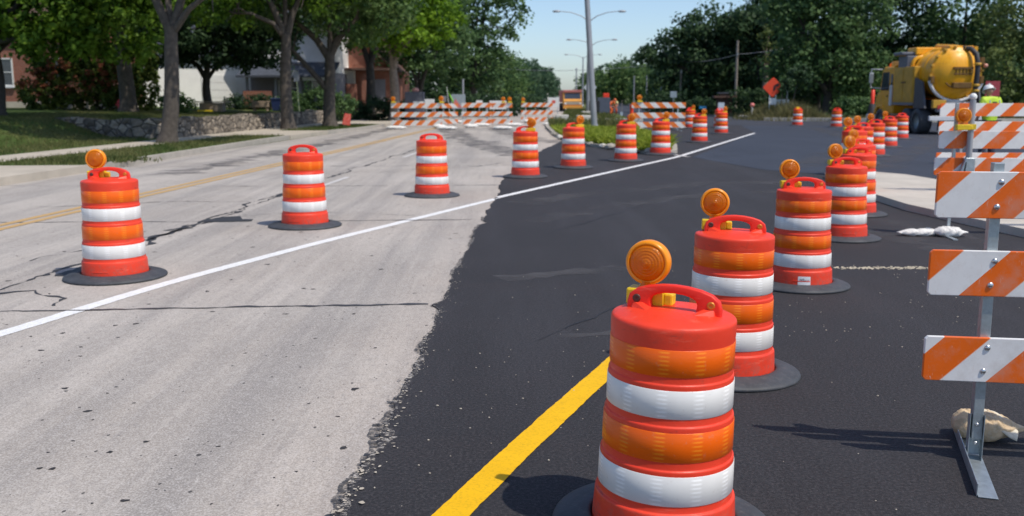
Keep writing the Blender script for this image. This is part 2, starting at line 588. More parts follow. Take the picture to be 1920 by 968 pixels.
def brick_mat():
    m = NT('red_brick')
    cc = m.n('ShaderNodeTexCoord').outputs['Object']
    s = m.n('ShaderNodeSeparateXYZ')
    m.l(cc, s.inputs[0])
    cb = m.n('ShaderNodeCombineXYZ')
    m.l(m.math('ADD', s.outputs[0], s.outputs[1]), cb.inputs[0])
    m.l(s.outputs[2], cb.inputs[1])
    b = m.n('ShaderNodeTexBrick')
    b.inputs['Color1'].default_value = (.26, .075, .045, 1)
    b.inputs['Color2'].default_value = (.36, .11, .065, 1)
    b.inputs['Mortar'].default_value = (.34, .27, .22, 1)
    b.inputs['Scale'].default_value = 1.0
    b.inputs['Mortar Size'].default_value = .010
    b.inputs['Brick Width'].default_value = .23
    b.inputs['Row Height'].default_value = .075
    m.l(cb.outputs[0], b.inputs['Vector'])
    c = m.mix(m.ramp(m.noise(1.5, 5), [(.35, 0.), (.7, .4)]), b.outputs['Color'], (.20, .07, .05))
    m.color(c).set(rough=.9, spec=.2)
    return m.m
M['brick'] = brick_mat()
M['siding'] = simple('white_siding', (.86, .85, .82), .6, var=.06, scale=1.5)
M['roof'] = simple('slate_roof', (.06, .07, .09), .85, var=.25, scale=4)
M['roof_brown'] = simple('brown_roof', (.12, .07, .055), .85, var=.25, scale=4)
M['grey_wall'] = simple('grey_render', (.22, .22, .25), .8, var=.12)
M['trim'] = simple('white_trim', (.78, .78, .77), .5, var=.05)
M['glass'] = simple('window_glass', (.05, .06, .075), .06, var=.2, spec=.8)
# ------------------------------------------------------------------ ground, roads
def road_poly(s0, s1, d0, d1, step=5.):
    n = max(1, int((d1 - d0) / step))
    a = [rd(s0, d0 + (d1 - d0) * i / n) for i in range(n + 1)]
    b = [rd(s1, d0 + (d1 - d0) * i / n) for i in range(n + 1)]
    return a[::-1] + b
def strip(mb, left, right, z, mi=0):
    vs = [(x, y, z) for x, y in left] + [(x, y, z) for x, y in right]
    n = len(left)
    mb.add(vs, [(i, n + i, n + i + 1, i + 1) for i in range(n - 1)], mi)
struct(MB().sheet([(-900, -60), (900, -60), (900, 1600), (-900, 1600)], -.035).build('ground', M['field']))
struct(MB().sheet([rd(-10.8, -8), rd(2.2, -8), rd(2.2, 60), rd(.2, 64), rd(.2, 420), rd(-10.8, 420)], -.012).build('concrete_road', M['concrete']))
# left edge of the new asphalt: ragged, following the saw cut
ctrl = [(-1.05, -7), (-.92, 1.5), (-.71, 3.5), (-.66, 4.16), (-.63, 5.04), (-.59, 6.49), (-.54, 7.89), (-.44, 11.21), (-.32, 14.32), (-.16, 19.08), (.42, 25.2), (1.0, 30.), (1.9, 36.), (2.0, 43.), (2.6, 56.)]
cy = np.array([c[1] for c in ctrl]); cx = np.array([c[0] for c in ctrl])
ys = np.concatenate([np.arange(-7, 9, .022), np.arange(9, 56, .12)])
xs = np.interp(ys, cy, cx)
def fbm(t, seed, octs):
    r2 = np.random.default_rng(seed)
    out = np.zeros_like(t)
    for f_, a_ in octs:
        k = r2.standard_normal(4096)
        p = t * f_ + 500
        i = np.floor(p).astype(int) % 4096
        u = p - np.floor(p)
        u = u * u * (3 - 2 * u)
        out += a_ * (k[i] * (1 - u) + k[(i + 1) % 4096] * u)
    return out
jag = fbm(ys, 3, [(.8, .026), (3, .017), (9, .009), (24, .006)])
bite = np.exp(-((ys - 7.35) / .12) ** 2) * -.08 + np.exp(-((ys - 6.2) / .25) ** 2) * -.05
xs2 = xs + jag + bite
mb = MB()
far_r = [(46., y) for y in ys]
strip(mb, list(zip(xs2, ys)), far_r, 0.0)
n_ = len(ys)
mb.add([(x, y, -.02) for x, y in zip(xs2 - .006, ys)] + [(x, y, 0.) for x, y in zip(xs2, ys)], [(i, n_ + i, n_ + i + 1, i + 1) for i in range(n_ - 1)])
struct(mb.build('asphalt_surface', M['asphalt']))
# tack-coat smear and crumbs pushed onto the concrete
mb = MB()
for k in range(330):
    y = 3.2 + (rng.random() ** 1.6) * 10
    x = float(np.interp(y, ys, xs2)) - abs(rng.normal(0, .020)) + .004
    big = rng.random() < .12
    L = rng.uniform(.003, .011) * (2.2 if big else 1)
    W = L * rng.uniform(.35, .8)
    a = rng.normal(-.5, .35)
    n_ = 6
    pts = []
    for i in range(n_):
        t = 2 * math.pi * i / n_
        r_ = rng.uniform(.6, 1.2)
        u, v = L * math.cos(t) * r_, W * math.sin(t) * r_
        pts.append((x + u * math.cos(a) - v * math.sin(a), y + u * math.sin(a) + v * math.cos(a)))
    mb.sheet(pts, .0012 + .00001 * k)
o = mb.build('asphalt_crumbs', M['tar'])
o['kind'] = 'stuff'
mb = MB()
for k in range(330):
    y = 3.2 + (rng.random() ** 1.4) * 6
    x = float(np.interp(y, ys, xs2)) + abs(rng.normal(0, .03)) + rng.uniform(-.01, .02)
    L = (.002 + .009 * rng.random() ** 2) * (1.5 if y < 4.4 else 1)
    W = L * rng.uniform(.4, .9)
    a = rng.normal(1.2, .5)
    pts = []
    for i in range(7):
        t = 2 * math.pi * i / 7
        r_ = rng.uniform(.5, 1.3)
        u, v = L * math.cos(t) * r_, W * math.sin(t) * r_
        pts.append((x + u * math.cos(a) - v * math.sin(a), y + u * math.sin(a) + v * math.cos(a)))
    mb.sheet(pts, .0052 + .00001 * k)
o = mb.build('concrete_dust', M['pale_concrete'])
o['kind'] = 'stuff'
mb = MB()
for k in range(430):
    y = 3.3 + 12 * rng.random() ** 1.7
    x = -5.4 + rng.random() * 5.0
    if x > float(np.interp(y, ys, xs2)) - .1:
        continue
    L = (.006 + .022 * rng.random() ** 3.5)
    W = L * rng.uniform(.35, .8)
    a = rng.normal(.15, .35)
    pts = []
    for i in range(9):
        t = 2 * math.pi * i / 9
        r_ = rng.uniform(.55, 1.35)
        u, v = L * math.cos(t) * r_, W * math.sin(t) * r_
        pts.append((x + u * math.cos(a) - v * math.sin(a), y + (u * math.sin(a) + v * math.cos(a)) * 1.3))
    mb.sheet(pts, -.0045 + .000003 * k)
o = mb.build('tar_spots', simple('old_tar', (.030, .028, .029), .8, var=.4, scale=12))
o['kind'] = 'stuff'
# crossing road and the far carriageway
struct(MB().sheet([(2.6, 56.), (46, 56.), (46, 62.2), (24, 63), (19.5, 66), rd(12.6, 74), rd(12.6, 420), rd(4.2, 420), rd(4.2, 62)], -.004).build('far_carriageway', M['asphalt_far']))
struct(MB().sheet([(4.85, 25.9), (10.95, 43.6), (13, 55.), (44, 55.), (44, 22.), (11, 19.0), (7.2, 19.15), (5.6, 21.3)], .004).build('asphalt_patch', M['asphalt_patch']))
# painted lines
def ribbon(pts, wd, z, name, mat, rag=0.0, step=.05, seed=1, drape=False):
    pts = [Vector((p[0], p[1])) for p in pts]
    d = [0]
    for i in range(1, len(pts)):
        d.append(d[-1] + (pts[i] - pts[i - 1]).length)
    t = np.arange(0, d[-1], step)
    px = np.interp(t, d, [p.x for p in pts])
    py = np.interp(t, d, [p.y for p in pts])
    if len(pts) > 2:
        kk = max(3, int(1.6 / step)) | 1
        ker = np.ones(kk) / kk
        px[kk:-kk] = np.convolve(px, ker, 'same')[kk:-kk]
        py[kk:-kk] = np.convolve(py, ker, 'same')[kk:-kk]
    tx, ty = np.gradient(px), np.gradient(py)
    L = np.hypot(tx, ty)
    nx, ny = -ty / L, tx / L
    a = wd / 2 + rag * fbm(t, seed, [(6, .5), (22, .6), (50, .4)])
    b = wd / 2 + rag * fbm(t, seed + 9, [(6, .5), (22, .6), (50, .4)])
    mb = MB()
    strip(mb, list(zip(px + nx * a, py + ny * a)), list(zip(px - nx * b, py - ny * b)), z)
    if drape:
        mb.v = [(x, y, z if x > np.interp(y, ys, xs2) else -.0085) for x, y, _ in mb.v]
    return struct(mb.build(name, mat))
ribbon([(-5.6, 0.), (-3.52, 6.42), (-3.06, 8.19), (-2.16, 10.66), (-.26, 15.32), (4.45, 25.94), (10.86, 43.28)], .135, .0085, 'white_edge_line', M['line_white'], .003, .03, 1, True)
ribbon([(4.28, 27.9), (4.75, 25.95)], .13, .0125, 'white_lane_line', M['line_worn'], .006)
ribbon([(-1.0, 1.5), (-.25, 3.47), (.12, 4.43), (.60, 5.60), (.80, 6.1)], .138, .0045, 'yellow_lane_line', M['line_yellow'], .0018, .008)
for off in (-.11, .11):
    ribbon([rd(-7.2 + off, 4), rd(-7.15 + off, 30), rd(-7.3 + off, 52)], .13, -.001, 'yellow_centre_line', M['line_old'], .006, .08, 5)
for d0 in (17.2, 26.):
    ribbon([rd(-4.62, d0), rd(-4.62, d0 + 2.4)], .11, -.001, 'lane_dash', M['line_worn'], .008, .05, 8)
# joints and sealed cracks in the concrete
def crack(pts, wd, seed, wob=.03, step=.04):
    pts = [Vector(p) for p in pts]
    d = [0]
    for i in range(1, len(pts)):
        d.append(d[-1] + (pts[i] - pts[i - 1]).length)
    t = np.arange(0, d[-1], step)
    px = np.interp(t, d, [p.x for p in pts])
    py = np.interp(t, d, [p.y for p in pts])
    dx, dy = np.gradient(px), np.gradient(py)
    L = np.hypot(dx, dy)
    nx, ny = -dy / L, dx / L
    o_ = fbm(t, seed, [(1.1, wob), (4, wob * .5), (12, wob * .25)])
    wv = np.clip(wd * (1 + fbm(t, seed + 5, [(2, .5), (9, .5)])), wd * .12, wd * 2.6)
    mb.add([(x, y, -.002) for x, y in zip(px + nx * (o_ + wv / 2), py + ny * (o_ + wv / 2))] + [(x, y, -.002) for x, y in zip(px + nx * (o_ - wv / 2), py + ny * (o_ - wv / 2))],
           [(i, len(t) + i, len(t) + i + 1, i + 1) for i in range(len(t) - 1)])
mb = MB()
for k, d_ in enumerate((2.2, 7.3, 12.6, 17.7, 22.9, 28.2, 33.5, 39.)):
    crack([rd(-10.6, d_ - .35 + (.3 if k % 2 else 0)), rd(-7.2, d_ - .2), rd(-3.9, d_ - .1), rd(-1.12, d_ + .12)], .022 if k != 1 else .03, 20 + k, .025)
crack([rd(-4.85, 3), rd(-4.85, 8), rd(-4.9, 12.6), rd(-4.95, 20), rd(-4.9, 40)], .035, 50, .05)
crack([rd(-4.72, 8.6), rd(-4.80, 11.9)], .06, 51, .06)
crack([rd(-4.9, 11.6), rd(-4.75, 13.6), rd(-4.85, 16.)], .05, 52, .05)
crack([(-4.35, 7.72), (-4.02, 7.95), (-3.86, 7.72), (-3.60, 7.62), (-3.62, 7.32)], .05, 53, .04)
crack([(-3.9, 13.0), (-3.0, 13.5), (-2.2, 13.45), (-1.3, 13.1)], .014, 54, .04)
crack([(-4.6, 9.4), (-4.4, 10.9), (-4.1, 11.6), (-3.9, 12.6)], .02, 56, .07)
crack([(-7.0, 14.1), (-5.4, 14.9), (-4.1, 15.0)], .016, 57, .05)
crack([(-3.0, 20.6), (-2.1, 22.), (-.9, 22.6), (-.2, 24.)], .022, 58, .09)
struct(mb.build('tar_seams', M['tar']))
mb = MB()
mb.sheet([(-4.12, 12.45), (-3.92, 12.95), (-3.72, 13.05), (-3.60, 12.72), (-3.45, 12.70), (-3.42, 12.52), (-3.8, 12.42)], .0005)
struct(mb.build('tar_patch', M['tar']))
# dark tyre sweeps across the old concrete
def sweep(pts, wd, seed, amount):
    m = NT('tyre_rubber')
    tr = m.n('ShaderNodeBsdfTransparent')
    mx = m.n('ShaderNodeMixShader')
    g = m.noise(1.3, 5, .7)
    m.l(m.math('MULTIPLY', m.ramp(g, [(.35, 0.), (.65, 1.)]), amount), mx.inputs[0])
    m.color((.12, .115, .12)).set(rough=.85)
    m.l(tr.outputs[0], mx.inputs[1])
    m.l(m.b.outputs[0], mx.inputs[2])
    m.l(mx.outputs[0], m.t.nodes['Material Output'].inputs[0])
    return m.m
tyre = sweep(None, 0, 0, .75)
for i, (pts, wd) in enumerate(([[(-5.2, 62), (-3.2, 49), (-1.9, 38.5), (-.6, 31), (.3, 26.5)], 1.1], [[(-1.0, 52), (.1, 42), (1.0, 36.5), (2.4, 33)], .9], [[(-6.6, 62), (-6.3, 45), (-6.7, 30), (-7.2, 20)], .7])):
    ribbon(pts, wd, -.0005 - .0004 * i, 'tyre_marks', tyre, .25, .3, 70 + i)
def dust_mat():
    m = NT('dusty_track')
    tr = m.n('ShaderNodeBsdfTransparent')
    mx = m.n('ShaderNodeMixShader')
    m.l(m.math('MULTIPLY', m.ramp(m.noise(.9, 5, .7), [(.40, 0.), (.66, 1.)]), .55), mx.inputs[0])
    m.color((.105, .102, .108)).set(rough=.9)
    m.l(tr.outputs[0], mx.inputs[1])
    m.l(m.b.outputs[0], mx.inputs[2])
    m.l(mx.outputs[0], m.t.nodes['Material Output'].inputs[0])
    return m.m
dustm = dust_mat()
for i, (pts, wd) in enumerate(([[(.1, 14.6), (1.6, 16.4), (3.4, 17.9), (5.2, 18.3), (6.0, 18.0)], .55], [[(.2, 12.4), (1.8, 14.6), (3.6, 16.2), (5.4, 16.6)], .4], [[(4.4, 14.4), (5.0, 12.4), (5.35, 10.4), (5.9, 7.6)], .35],
                               [[(3.6, 12.6), (4.4, 11.2), (4.7, 9.6), (5.2, 7.0)], .4], [[(-.1, 8.4), (.9, 8.9), (2.0, 8.9)], .25], [[(.3, 6.3), (1.0, 6.5), (1.9, 6.4)], .10], [[(6.5, 22), (9, 27), (13, 36), (16, 52)], .8], [[(8.0, 21), (11, 27), (16, 36), (20, 50)], .8])):
    ribbon(pts, wd, .0015 + .0003 * i if i < 6 else .0052 + .0003 * i, 'dusty_track', dustm, wd * .2, .1, 90 + i)
mb = MB()
for k, pl in enumerate(([(0.04, 6.05), (.78, 7.2), (1.15, 8.2), (1.6, 10.2)], [(.3, 11.), (2.6, 15.6), (4.4, 19.4)]
        )):
    crack(pl, .007, 130 + k, .02)
mb.v = [(x, y, .0036) for x, y, z in mb.v]
struct(mb.build('roller_seams', simple('seam_bitumen', (.016, .016, .018), .6)))
def smear_mat(name, col, scale, rot, lo, hi, amt):
    m = NT(name)
    tr = m.n('ShaderNodeBsdfTransparent')
    mx = m.n('ShaderNodeMixShader')
    a = m.ramp(m.noise(1., 6, .75, m.mapping(scale, rot)), [(lo, 0.), (hi, amt)])
    m.l(a, mx.inputs[0])
    m.color(col).set(rough=.85)
    m.l(tr.outputs[0], mx.inputs[1])
    m.l(m.b.outputs[0], mx.inputs[2])
    m.l(mx.outputs[0], m.t.nodes['Material Output'].inputs[0])
    return m.m
sel = (ys > 3.2) & (ys < 13)
ex, ey = xs2[sel], ys[sel]
mb = MB()
wv = .020 + .035 * np.clip(fbm(ey, 61, [(1.3, .6), (4, .5)]), -.45, 2.2)
strip(mb, list(zip(ex - wv, ey)), list(zip(ex + .004, ey)), .0008)
struct(mb.build('tar_smear', smear_mat('tar_smear', (.06, .058, .06), (16, 38, 1), (0, 0, -.5), .47, .54, .9)))
mb = MB()
wv = (.035 + .05 * np.clip(fbm(ey, 62, [(1.1, .6), (5, .5)]), -.5, 2.0)) * np.clip((7.2 - ey) / 2.5, .15, 1.4)
strip(mb, list(zip(ex - .004, ey)), list(zip(ex + wv, ey)), .0011)
struct(mb.build('dust_smear', smear_mat('dust_smear', (.50, .46, .42), (20, 30, 1), (0, 0, .5), .50, .62, .9)))
# loose chippings on the new asphalt
mb = MB()
for k in range(300):
    u = rng.random()
    if u < .45:
        y = rng.uniform(3.3, 9); x = rng.uniform(.0, 5.2)
    elif u < .75:
        y = 6 + abs(rng.normal(0, 1.6)); x = 2.3 + rng.normal(0, .9)
    else:
        y = rng.uniform(3.2, 6); x = float(np.interp(y, ys, xs2)) + abs(rng.normal(0, .8))
    r_ = .0028 + .0035 * rng.random() ** 3
    mb.sphere((x, y, r_ * .6), r_, 6, 4, 0, (rng.uniform(.8, 1.5), rng.uniform(.8, 1.3), .7))
o = mb.build('pebbles', M['pale_concrete'])
o['kind'] = 'stuff'
mb = MB()
for k in range(280):
    x = 3.05 + rng.random() * 1.0
    y = 8.96 + rng.normal(0, .035)
    r_ = rng.uniform(.003, .007)
    mb.sphere((x, y, r_ * .3), r_ * 1.4, 6, 4, 0, (1.6, 1.0, .5))
o = mb.build('sand_spill', simple('yellow_sand', (.55, .48, .36), .9))
o['kind'] = 'stuff'

for o in COL.objects:
    if o.name.split('.')[0] in ('yellow_centre_line', 'lane_dash', 'tar_seams', 'tar_patch', 'tyre_marks', 'tar_spots', 'tar_smear', 'asphalt_crumbs'):
        o.location.z = -.006
# ------------------------------------------------------------------ right concrete island
isl = [(6.25, 19.2), (6.7, 19.75), (7.3, 19.7), (7.75, 18.9), (7.9, 17.2), (8.3, 14), (8.7, 10.), (9.5, 4), (7.2, 4), (6.35, 8.), (5.95, 10.6), (5.75, 12.2), (5.62, 13.6), (5.75, 16.2)]
struct(MB().prism(isl, -.02, .10).build('island_kerb', M['new_concrete'], None, .025, 3))

# ------------------------------------------------------------------ median
med = [(2.1, 62), (1.75, 50), (1.75, 40), (1.95, 35.4), (2.47, 31.9), (3.24, 29.3), (3.83, 27.5), (4.2, 27.0), (4.75, 27.7), (5.3, 31), (5.6, 36), (6.2, 48), (7.0, 62)]
struct(MB().prism(med, -.02, .10, 0).build('median_kerb', M['kerb'], None, .02, 2))
cxm = sum(p[0] for p in med) / len(med)
inner = [(x + .18 * (1 if x < 3.6 + .02 * (y - 27) else -1), min(max(y, 27.6), 61.8)) for x, y in med]
struct(MB().sheet(inner, .106).build('median_soil', M['field']))
struct(MB().prism([rd(-1.1, 66), rd(3.0, 66), rd(3.0, 300), rd(-1.1, 300)], -.02, .12).build('far_median', M['field']))
# pale concrete crossing strip through the median, with loose blocks
struct(MB().prism([(2.3, 60.3), (8.2, 60.6), (8.2, 61.3), (2.3, 61.0)], .101, .26).build('median_cross_kerb', M['new_concrete'], None, .02))

def leaf_patch(name, pos, hts, lean, wid, tones, mat, kind='stuff', parent=None):
    """many thin blades as one mesh"""
    n = len(pos)
    az = rng.uniform(0, 2 * np.pi, n)
    dx = np.cos(az) * wid / 2
    dy = np.sin(az) * wid / 2
    lx = rng.normal(0, 1, n) * lean * hts
    ly = rng.normal(0, 1, n) * lean * hts
    v = np.zeros((n, 5, 3))
    v[:, 0] = pos + np.stack([dx, dy, np.zeros(n)], 1)
    v[:, 1] = pos - np.stack([dx, dy, np.zeros(n)], 1)
    midp = pos + np.stack([lx * .35, ly * .35, hts * .6], 1)
    v[:, 2] = midp - np.stack([dx, dy, np.zeros(n)], 1) * .8
    v[:, 3] = midp + np.stack([dx, dy, np.zeros(n)], 1) * .8
    v[:, 4] = pos + np.stack([lx, ly, hts], 1)
    base = (np.arange(n) * 5)[:, None]
    quads = base + np.array([0, 1, 2, 3])
    tris = base + np.array([3, 2, 4])
    me = bpy.data.meshes.new(name)
    me.vertices.add(n * 5)
    me.vertices.foreach_set('co', v.reshape(-1))
    me.loops.add(n * 7)
    me.loops.foreach_set('vertex_index', np.concatenate([quads.reshape(-1), tris.reshape(-1)]))
    me.polygons.add(n * 2)
    me.polygons.foreach_set('loop_start', np.concatenate([np.arange(n) * 4, n * 4 + np.arange(n) * 3]))
    me.update(calc_edges=True)
    me.validate()
    at = me.attributes.new('tone', 'FLOAT', 'FACE')
    at.data.foreach_set('value', np.concatenate([tones, tones]).astype(np.float32))
    me.materials.append(mat)
    o = bpy.data.objects.new(name, me)
    COL.objects.link(o)
    if kind:
        o['kind'] = kind
    if parent:
        o.parent = parent
    return o
def in_poly(x, y, poly):
    p = np.array(poly)
    c = np.zeros(len(x), bool)
    j = len(p) - 1
    for i in range(len(p)):
        cond = ((p[i, 1] > y) != (p[j, 1] > y)) & (x < (p[j, 0] - p[i, 0]) * (y - p[i, 1]) / (p[j, 1] - p[i, 1] + 1e-9) + p[i, 0])
        c ^= cond
        j = i
    return c
n = 26000
x = rng.uniform(1.8, 6.8, n); y = 27.2 + rng.random(n) ** 1.4 * 20
k = in_poly(x, y, inner)
x, y = x[k], y[k]
hh = (.17 + .14 * np.clip(fbm(x * 1.1 + y * .37, 4, [(1, .5), (3, .4)]), -1, 1.2)) * rng.uniform(.6, 1.15, len(x))
leaf_patch('median_plants', np.stack([x, y, np.full(len(x), .10)], 1), np.clip(hh, .08, .45), .6, .075, rng.random(len(x)), M['flower_leaf'])
n = 12000
x = rng.uniform(1.8, 10, n); y = rng.uniform(46, 110, n)
k = in_poly(x, y, inner) | ((x - SL * y > -.9) & (x - SL * y < 2.8) & (y > 66.3))
x, y = x[k], y[k]
leaf_patch('median_grass', np.stack([x, y, np.full(len(x), .11)], 1), rng.uniform(.12, .4, len(x)), .4, .05, rng.random(len(x)), M['blade'])

# ------------------------------------------------------------------ left verge, sidewalk, lawn
def sheet_strip(name, s0, s1, d0, d1, z0, z1, mat):
    return struct(MB().prism(road_poly(s0, s1, d0, d1, 6), z0, z1).build(name, mat))
KS = [(-10.6, 0), (-10.55, 22), (-11.0, 34), (-11.0, 42), (-10.45, 48), (-10.5, 60), (-10.7, 200)]
def kerb_s(d):
    return float(np.interp(d, [k[1] for k in KS], [k[0] for k in KS]))
dd = list(np.arange(0, 201, 2.0))
mb = MB()
poly = [rd(kerb_s(d) + .0, d) for d in dd] + [rd(kerb_s(d) - .17, d) for d in dd][::-1]
mb.prism(poly, -.03, .135)
struct(mb.build('left_kerb', M['kerb']))
poly = [rd(kerb_s(d) - .17, d) for d in dd] + [rd(-13.15, d) for d in dd][::-1]
struct(MB().prism(poly, -.03, .125).build('verge', M['lawn']))
sheet_strip('sidewalk', -14.5, -13.15, 0, 200, -.03, .137, M['pale_concrete'])
for (d0, d1) in ((15.5, 20.6), (37.6, 42.5), (53.6, 59.5)):
    poly = [rd(kerb_s(d0) + .03, d0 - .3), rd(kerb_s(d1) + .03, d1 + .3), rd(-13.1, d1), rd(-13.1, d0)]
    struct(MB().prism(poly, -.03, .142).build('driveway_apron', M['pale_concrete']))
def lawn_h(s, d):
    """height of the lawn: held up by the wall on its road side, a grass slope before it"""
    dw = 34.75 + max(0., -15.6 - s) * .66
    f = min(max((-18 - s) / 14, 0), 1)
    if d < 56.5 and d > dw and s > -19.6:
        return .74 + .28 * f
    a0 = -14.5 if d > 56 else -16.4
    t = min(max((a0 - s) / 3.6, 0), 1)
    t = t * t * (3 - 2 * t)
    return .13 + .62 * t + .28 * f
ss = list(np.arange(-14.5, -20.5, -.25)) + list(np.arange(-20.5, -60, -.7))
dl = sorted(set(list(np.arange(2, 33.9, .8)) + list(np.arange(34.0, 38.6, .16)) + list(np.arange(38.8, 56.4, .8)) + [56.45, 56.55] + list(np.arange(57, 140, 2.5))))
vs = [(*rd(s - (.22 if 34.9 < d < 56.5 and j == 0 else 0), d), lawn_h(s, d) + float(rng.normal(0, .012))) for d in dl for j, s in enumerate(ss)]
ns = len(ss)
fs = [(i * ns + j, i * ns + j + 1, (i + 1) * ns + j + 1, (i + 1) * ns + j) for i in range(len(dl) - 1) for j in range(ns - 1)]
mb = MB().add(vs, fs, 0, True)
struct(mb.build('lawn', M['lawn']))
# grass blades: verge and the near lawn
P_, H_ = [], []
n = 90000
s = rng.uniform(-24, -10.7, n); d = 18 + rng.random(n) ** 1.25 * 34
keep = np.ones(n, bool)
ks = np.interp(d, [k[1] for k in KS], [k[0] for k in KS])
keep &= (s < ks - .2)
keep &= ~((s > -14.55) & (s < -13.1))
keep &= ~((s > -13.2) & (((d > 15.2) & (d < 20.9)) | ((d > 37.3) & (d < 42.8)) | ((d > 53.4) & (d < 60))))
keep &= ~((s > -15.1) & (s < -14.4) & (d > 33.7))
s, d = s[keep], d[keep]
z = np.array([lawn_h(a, b) if a < -14.4 else .12 for a, b in zip(s, d)])
dry = fbm(s * 1.3 + d * .7, 31, [(.5, .5), (1.7, .3)])
leaf_patch('grass_blades', np.stack([s + SL * d, d, z - .01], 1), rng.uniform(.05, .13, len(s)), .5, .016, np.clip(.5 + .5 * dry + rng.normal(0, .2, len(s)), 0, 1), M['blade'])
n = 2500
x = rng.normal(0, .7, n); y = rng.normal(0, .35, n)
leaf_patch('kerb_weeds', np.stack([-9.75 + x * .6, 22.6 + y * 1.0, np.full(n, .12)], 1), rng.uniform(.04, .13, n), .5, .03, rng.random(n) * .7, M['blade'])

# stone walls
def stone_wall(name, label, pts, wd, zb, zt, seed):
    """rough field-stone wall following a line, with an uneven top and face"""
    r2 = np.random.default_rng(seed)
    pts = [Vector(p) for p in pts]
    d = [0]
    for i in range(1, len(pts)):
        d.append(d[-1] + (pts[i] - pts[i - 1]).length)
    t = np.arange(0, d[-1], .16)
    px = np.interp(t, d, [p.x for p in pts]); py = np.interp(t, d, [p.y for p in pts])
    tx, ty = np.gradient(px), np.gradient(py)
    L = np.hypot(tx, ty)
    nx, ny = ty / L, -tx / L
    nz = 6
    top = zt + fbm(t, seed, [(1.0, .02), (2.6, .03)])
    vs, fs = [], []
    cols = [(wd / 2, j / nz) for j in range(nz + 1)] + [(-wd / 2, 1 - j / nz) for j in range(nz + 1)]
    m_ = len(cols)
    for i in range(len(t)):
        for o_, h_ in cols:
            q = r2.normal(0, .022)
            zz = zb + (top[i] - zb) * h_
            vs.append((px[i] + nx[i] * (o_ + q), py[i] + ny[i] * (o_ + q), zz + (r2.normal(0, .012) if 0 < h_ < 1 else 0)))
    for i in range(len(t) - 1):
        for j in range(m_):
            j2 = (j + 1) % m_
            fs.append((i * m_ + j, (i + 1) * m_ + j, (i + 1) * m_ + j2, i * m_ + j2))
    fs.append(tuple(range(m_)))
    fs.append(tuple(((len(t) - 1) * m_ + j) for j in range(m_ - 1, -1, -1)))
    o = MB().add(vs, fs).build(name, M['stone'])
    return tag(o, label, 'wall')
stone_wall('stone_wall', 'long low grey field stone wall holding up the lawn behind the street trees', [(-17.3, 37.0), (-13.4, 34.75), (-12.55, 34.7), rd(-14.75, 38), rd(-14.75, 56.2), rd(-15.6, 56.6)], .42, .1, .82, 5)
stone_wall('stone_wall', 'short far stone wall below the hedge, beyond the leaning-branch tree', [rd(-14.75, 61), rd(-14.75, 76)], .42, .1, .72, 8)

# ------------------------------------------------------------------ trees
def leaves_mesh(name, centers, radii, per, leaf, mat, seed, upbias=.5, tone_c=None, flat=.8, tone_sd=.18):
    """leaf clumps: every clump a loose handful of leaf-sized faces"""
    r2 = np.random.default_rng(seed)
    nc = len(centers)
    n = nc * per
    c = np.repeat(centers, per, 0)
    rr = np.repeat(radii, per)
    off = r2.normal(0, 1, (n, 3))
    off /= np.linalg.norm(off, axis=1)[:, None]
    off *= (r2.random(n) ** .45 * rr)[:, None]
    off[:, 2] *= flat
    p = c + off
    nm = off / (rr[:, None] + 1e-6) + r2.normal(0, .55, (n, 3)) + np.array([0, 0, upbias])
    nm /= np.linalg.norm(nm, axis=1)[:, None]
    t = r2.normal(0, 1, (n, 3))
    t -= (t * nm).sum(1)[:, None] * nm
    t /= np.linalg.norm(t, axis=1)[:, None]
    b = np.cross(nm, t)
    sz = leaf * r2.uniform(.65, 1.35, n)
    L = t * (sz * .62)[:, None]
    W = b * (sz * .40)[:, None]
    v = np.stack([p - L, p - L * .1 + W, p + L, p - L * .1 - W], 1)
    me = bpy.data.meshes.new(name)
    me.vertices.add(n * 4)
    me.vertices.foreach_set('co', v.reshape(-1))
    me.loops.add(n * 4)
    me.loops.foreach_set('vertex_index', np.arange(n * 4))
    me.polygons.add(n)
    me.polygons.foreach_set('loop_start', np.arange(n) * 4)
    me.update(calc_edges=True)
    tc = r2.random(nc) if tone_c is None else tone_c
    tone = np.clip(np.repeat(tc, per) + r2.normal(0, tone_sd, n), 0, 1)
    at = me.attributes.new('tone', 'FLOAT', 'FACE')
    at.data.foreach_set('value', tone.astype(np.float32))
    me.materials.append(mat)
    return me
def lobes_clumps(lobes, clump, dens, seed):
    r2 = np.random.default_rng(seed)
    cs, rs = [], []
    for (cx_, cy_, cz_, rx, ry, rz) in lobes:
        area = 4 * math.pi * ((rx * ry) ** 1.6 / 3 + (rx * rz) ** 1.6 / 3 + (ry * rz) ** 1.6 / 3) ** (1 / 1.6)
        n = max(6, int(dens * area / (clump * clump * 2.2)))
        u = r2.normal(0, 1, (n, 3))
        u /= np.linalg.norm(u, axis=1)[:, None]
        lump = 1 + .16 * np.sin(u[:, 0] * 5 + seed) * np.cos(u[:, 2] * 6 + seed * 2) + .10 * np.sin(u[:, 1] * 9 + seed)
        rad = (.45 + .55 * r2.random(n) ** .5) * lump
        cs.append(np.array([cx_, cy_, cz_]) + u * rad[:, None] * np.array([rx, ry, rz]))
        rs.append(clump * r2.uniform(.55, 1.35, n))
    return np.concatenate(cs), np.concatenate(rs)
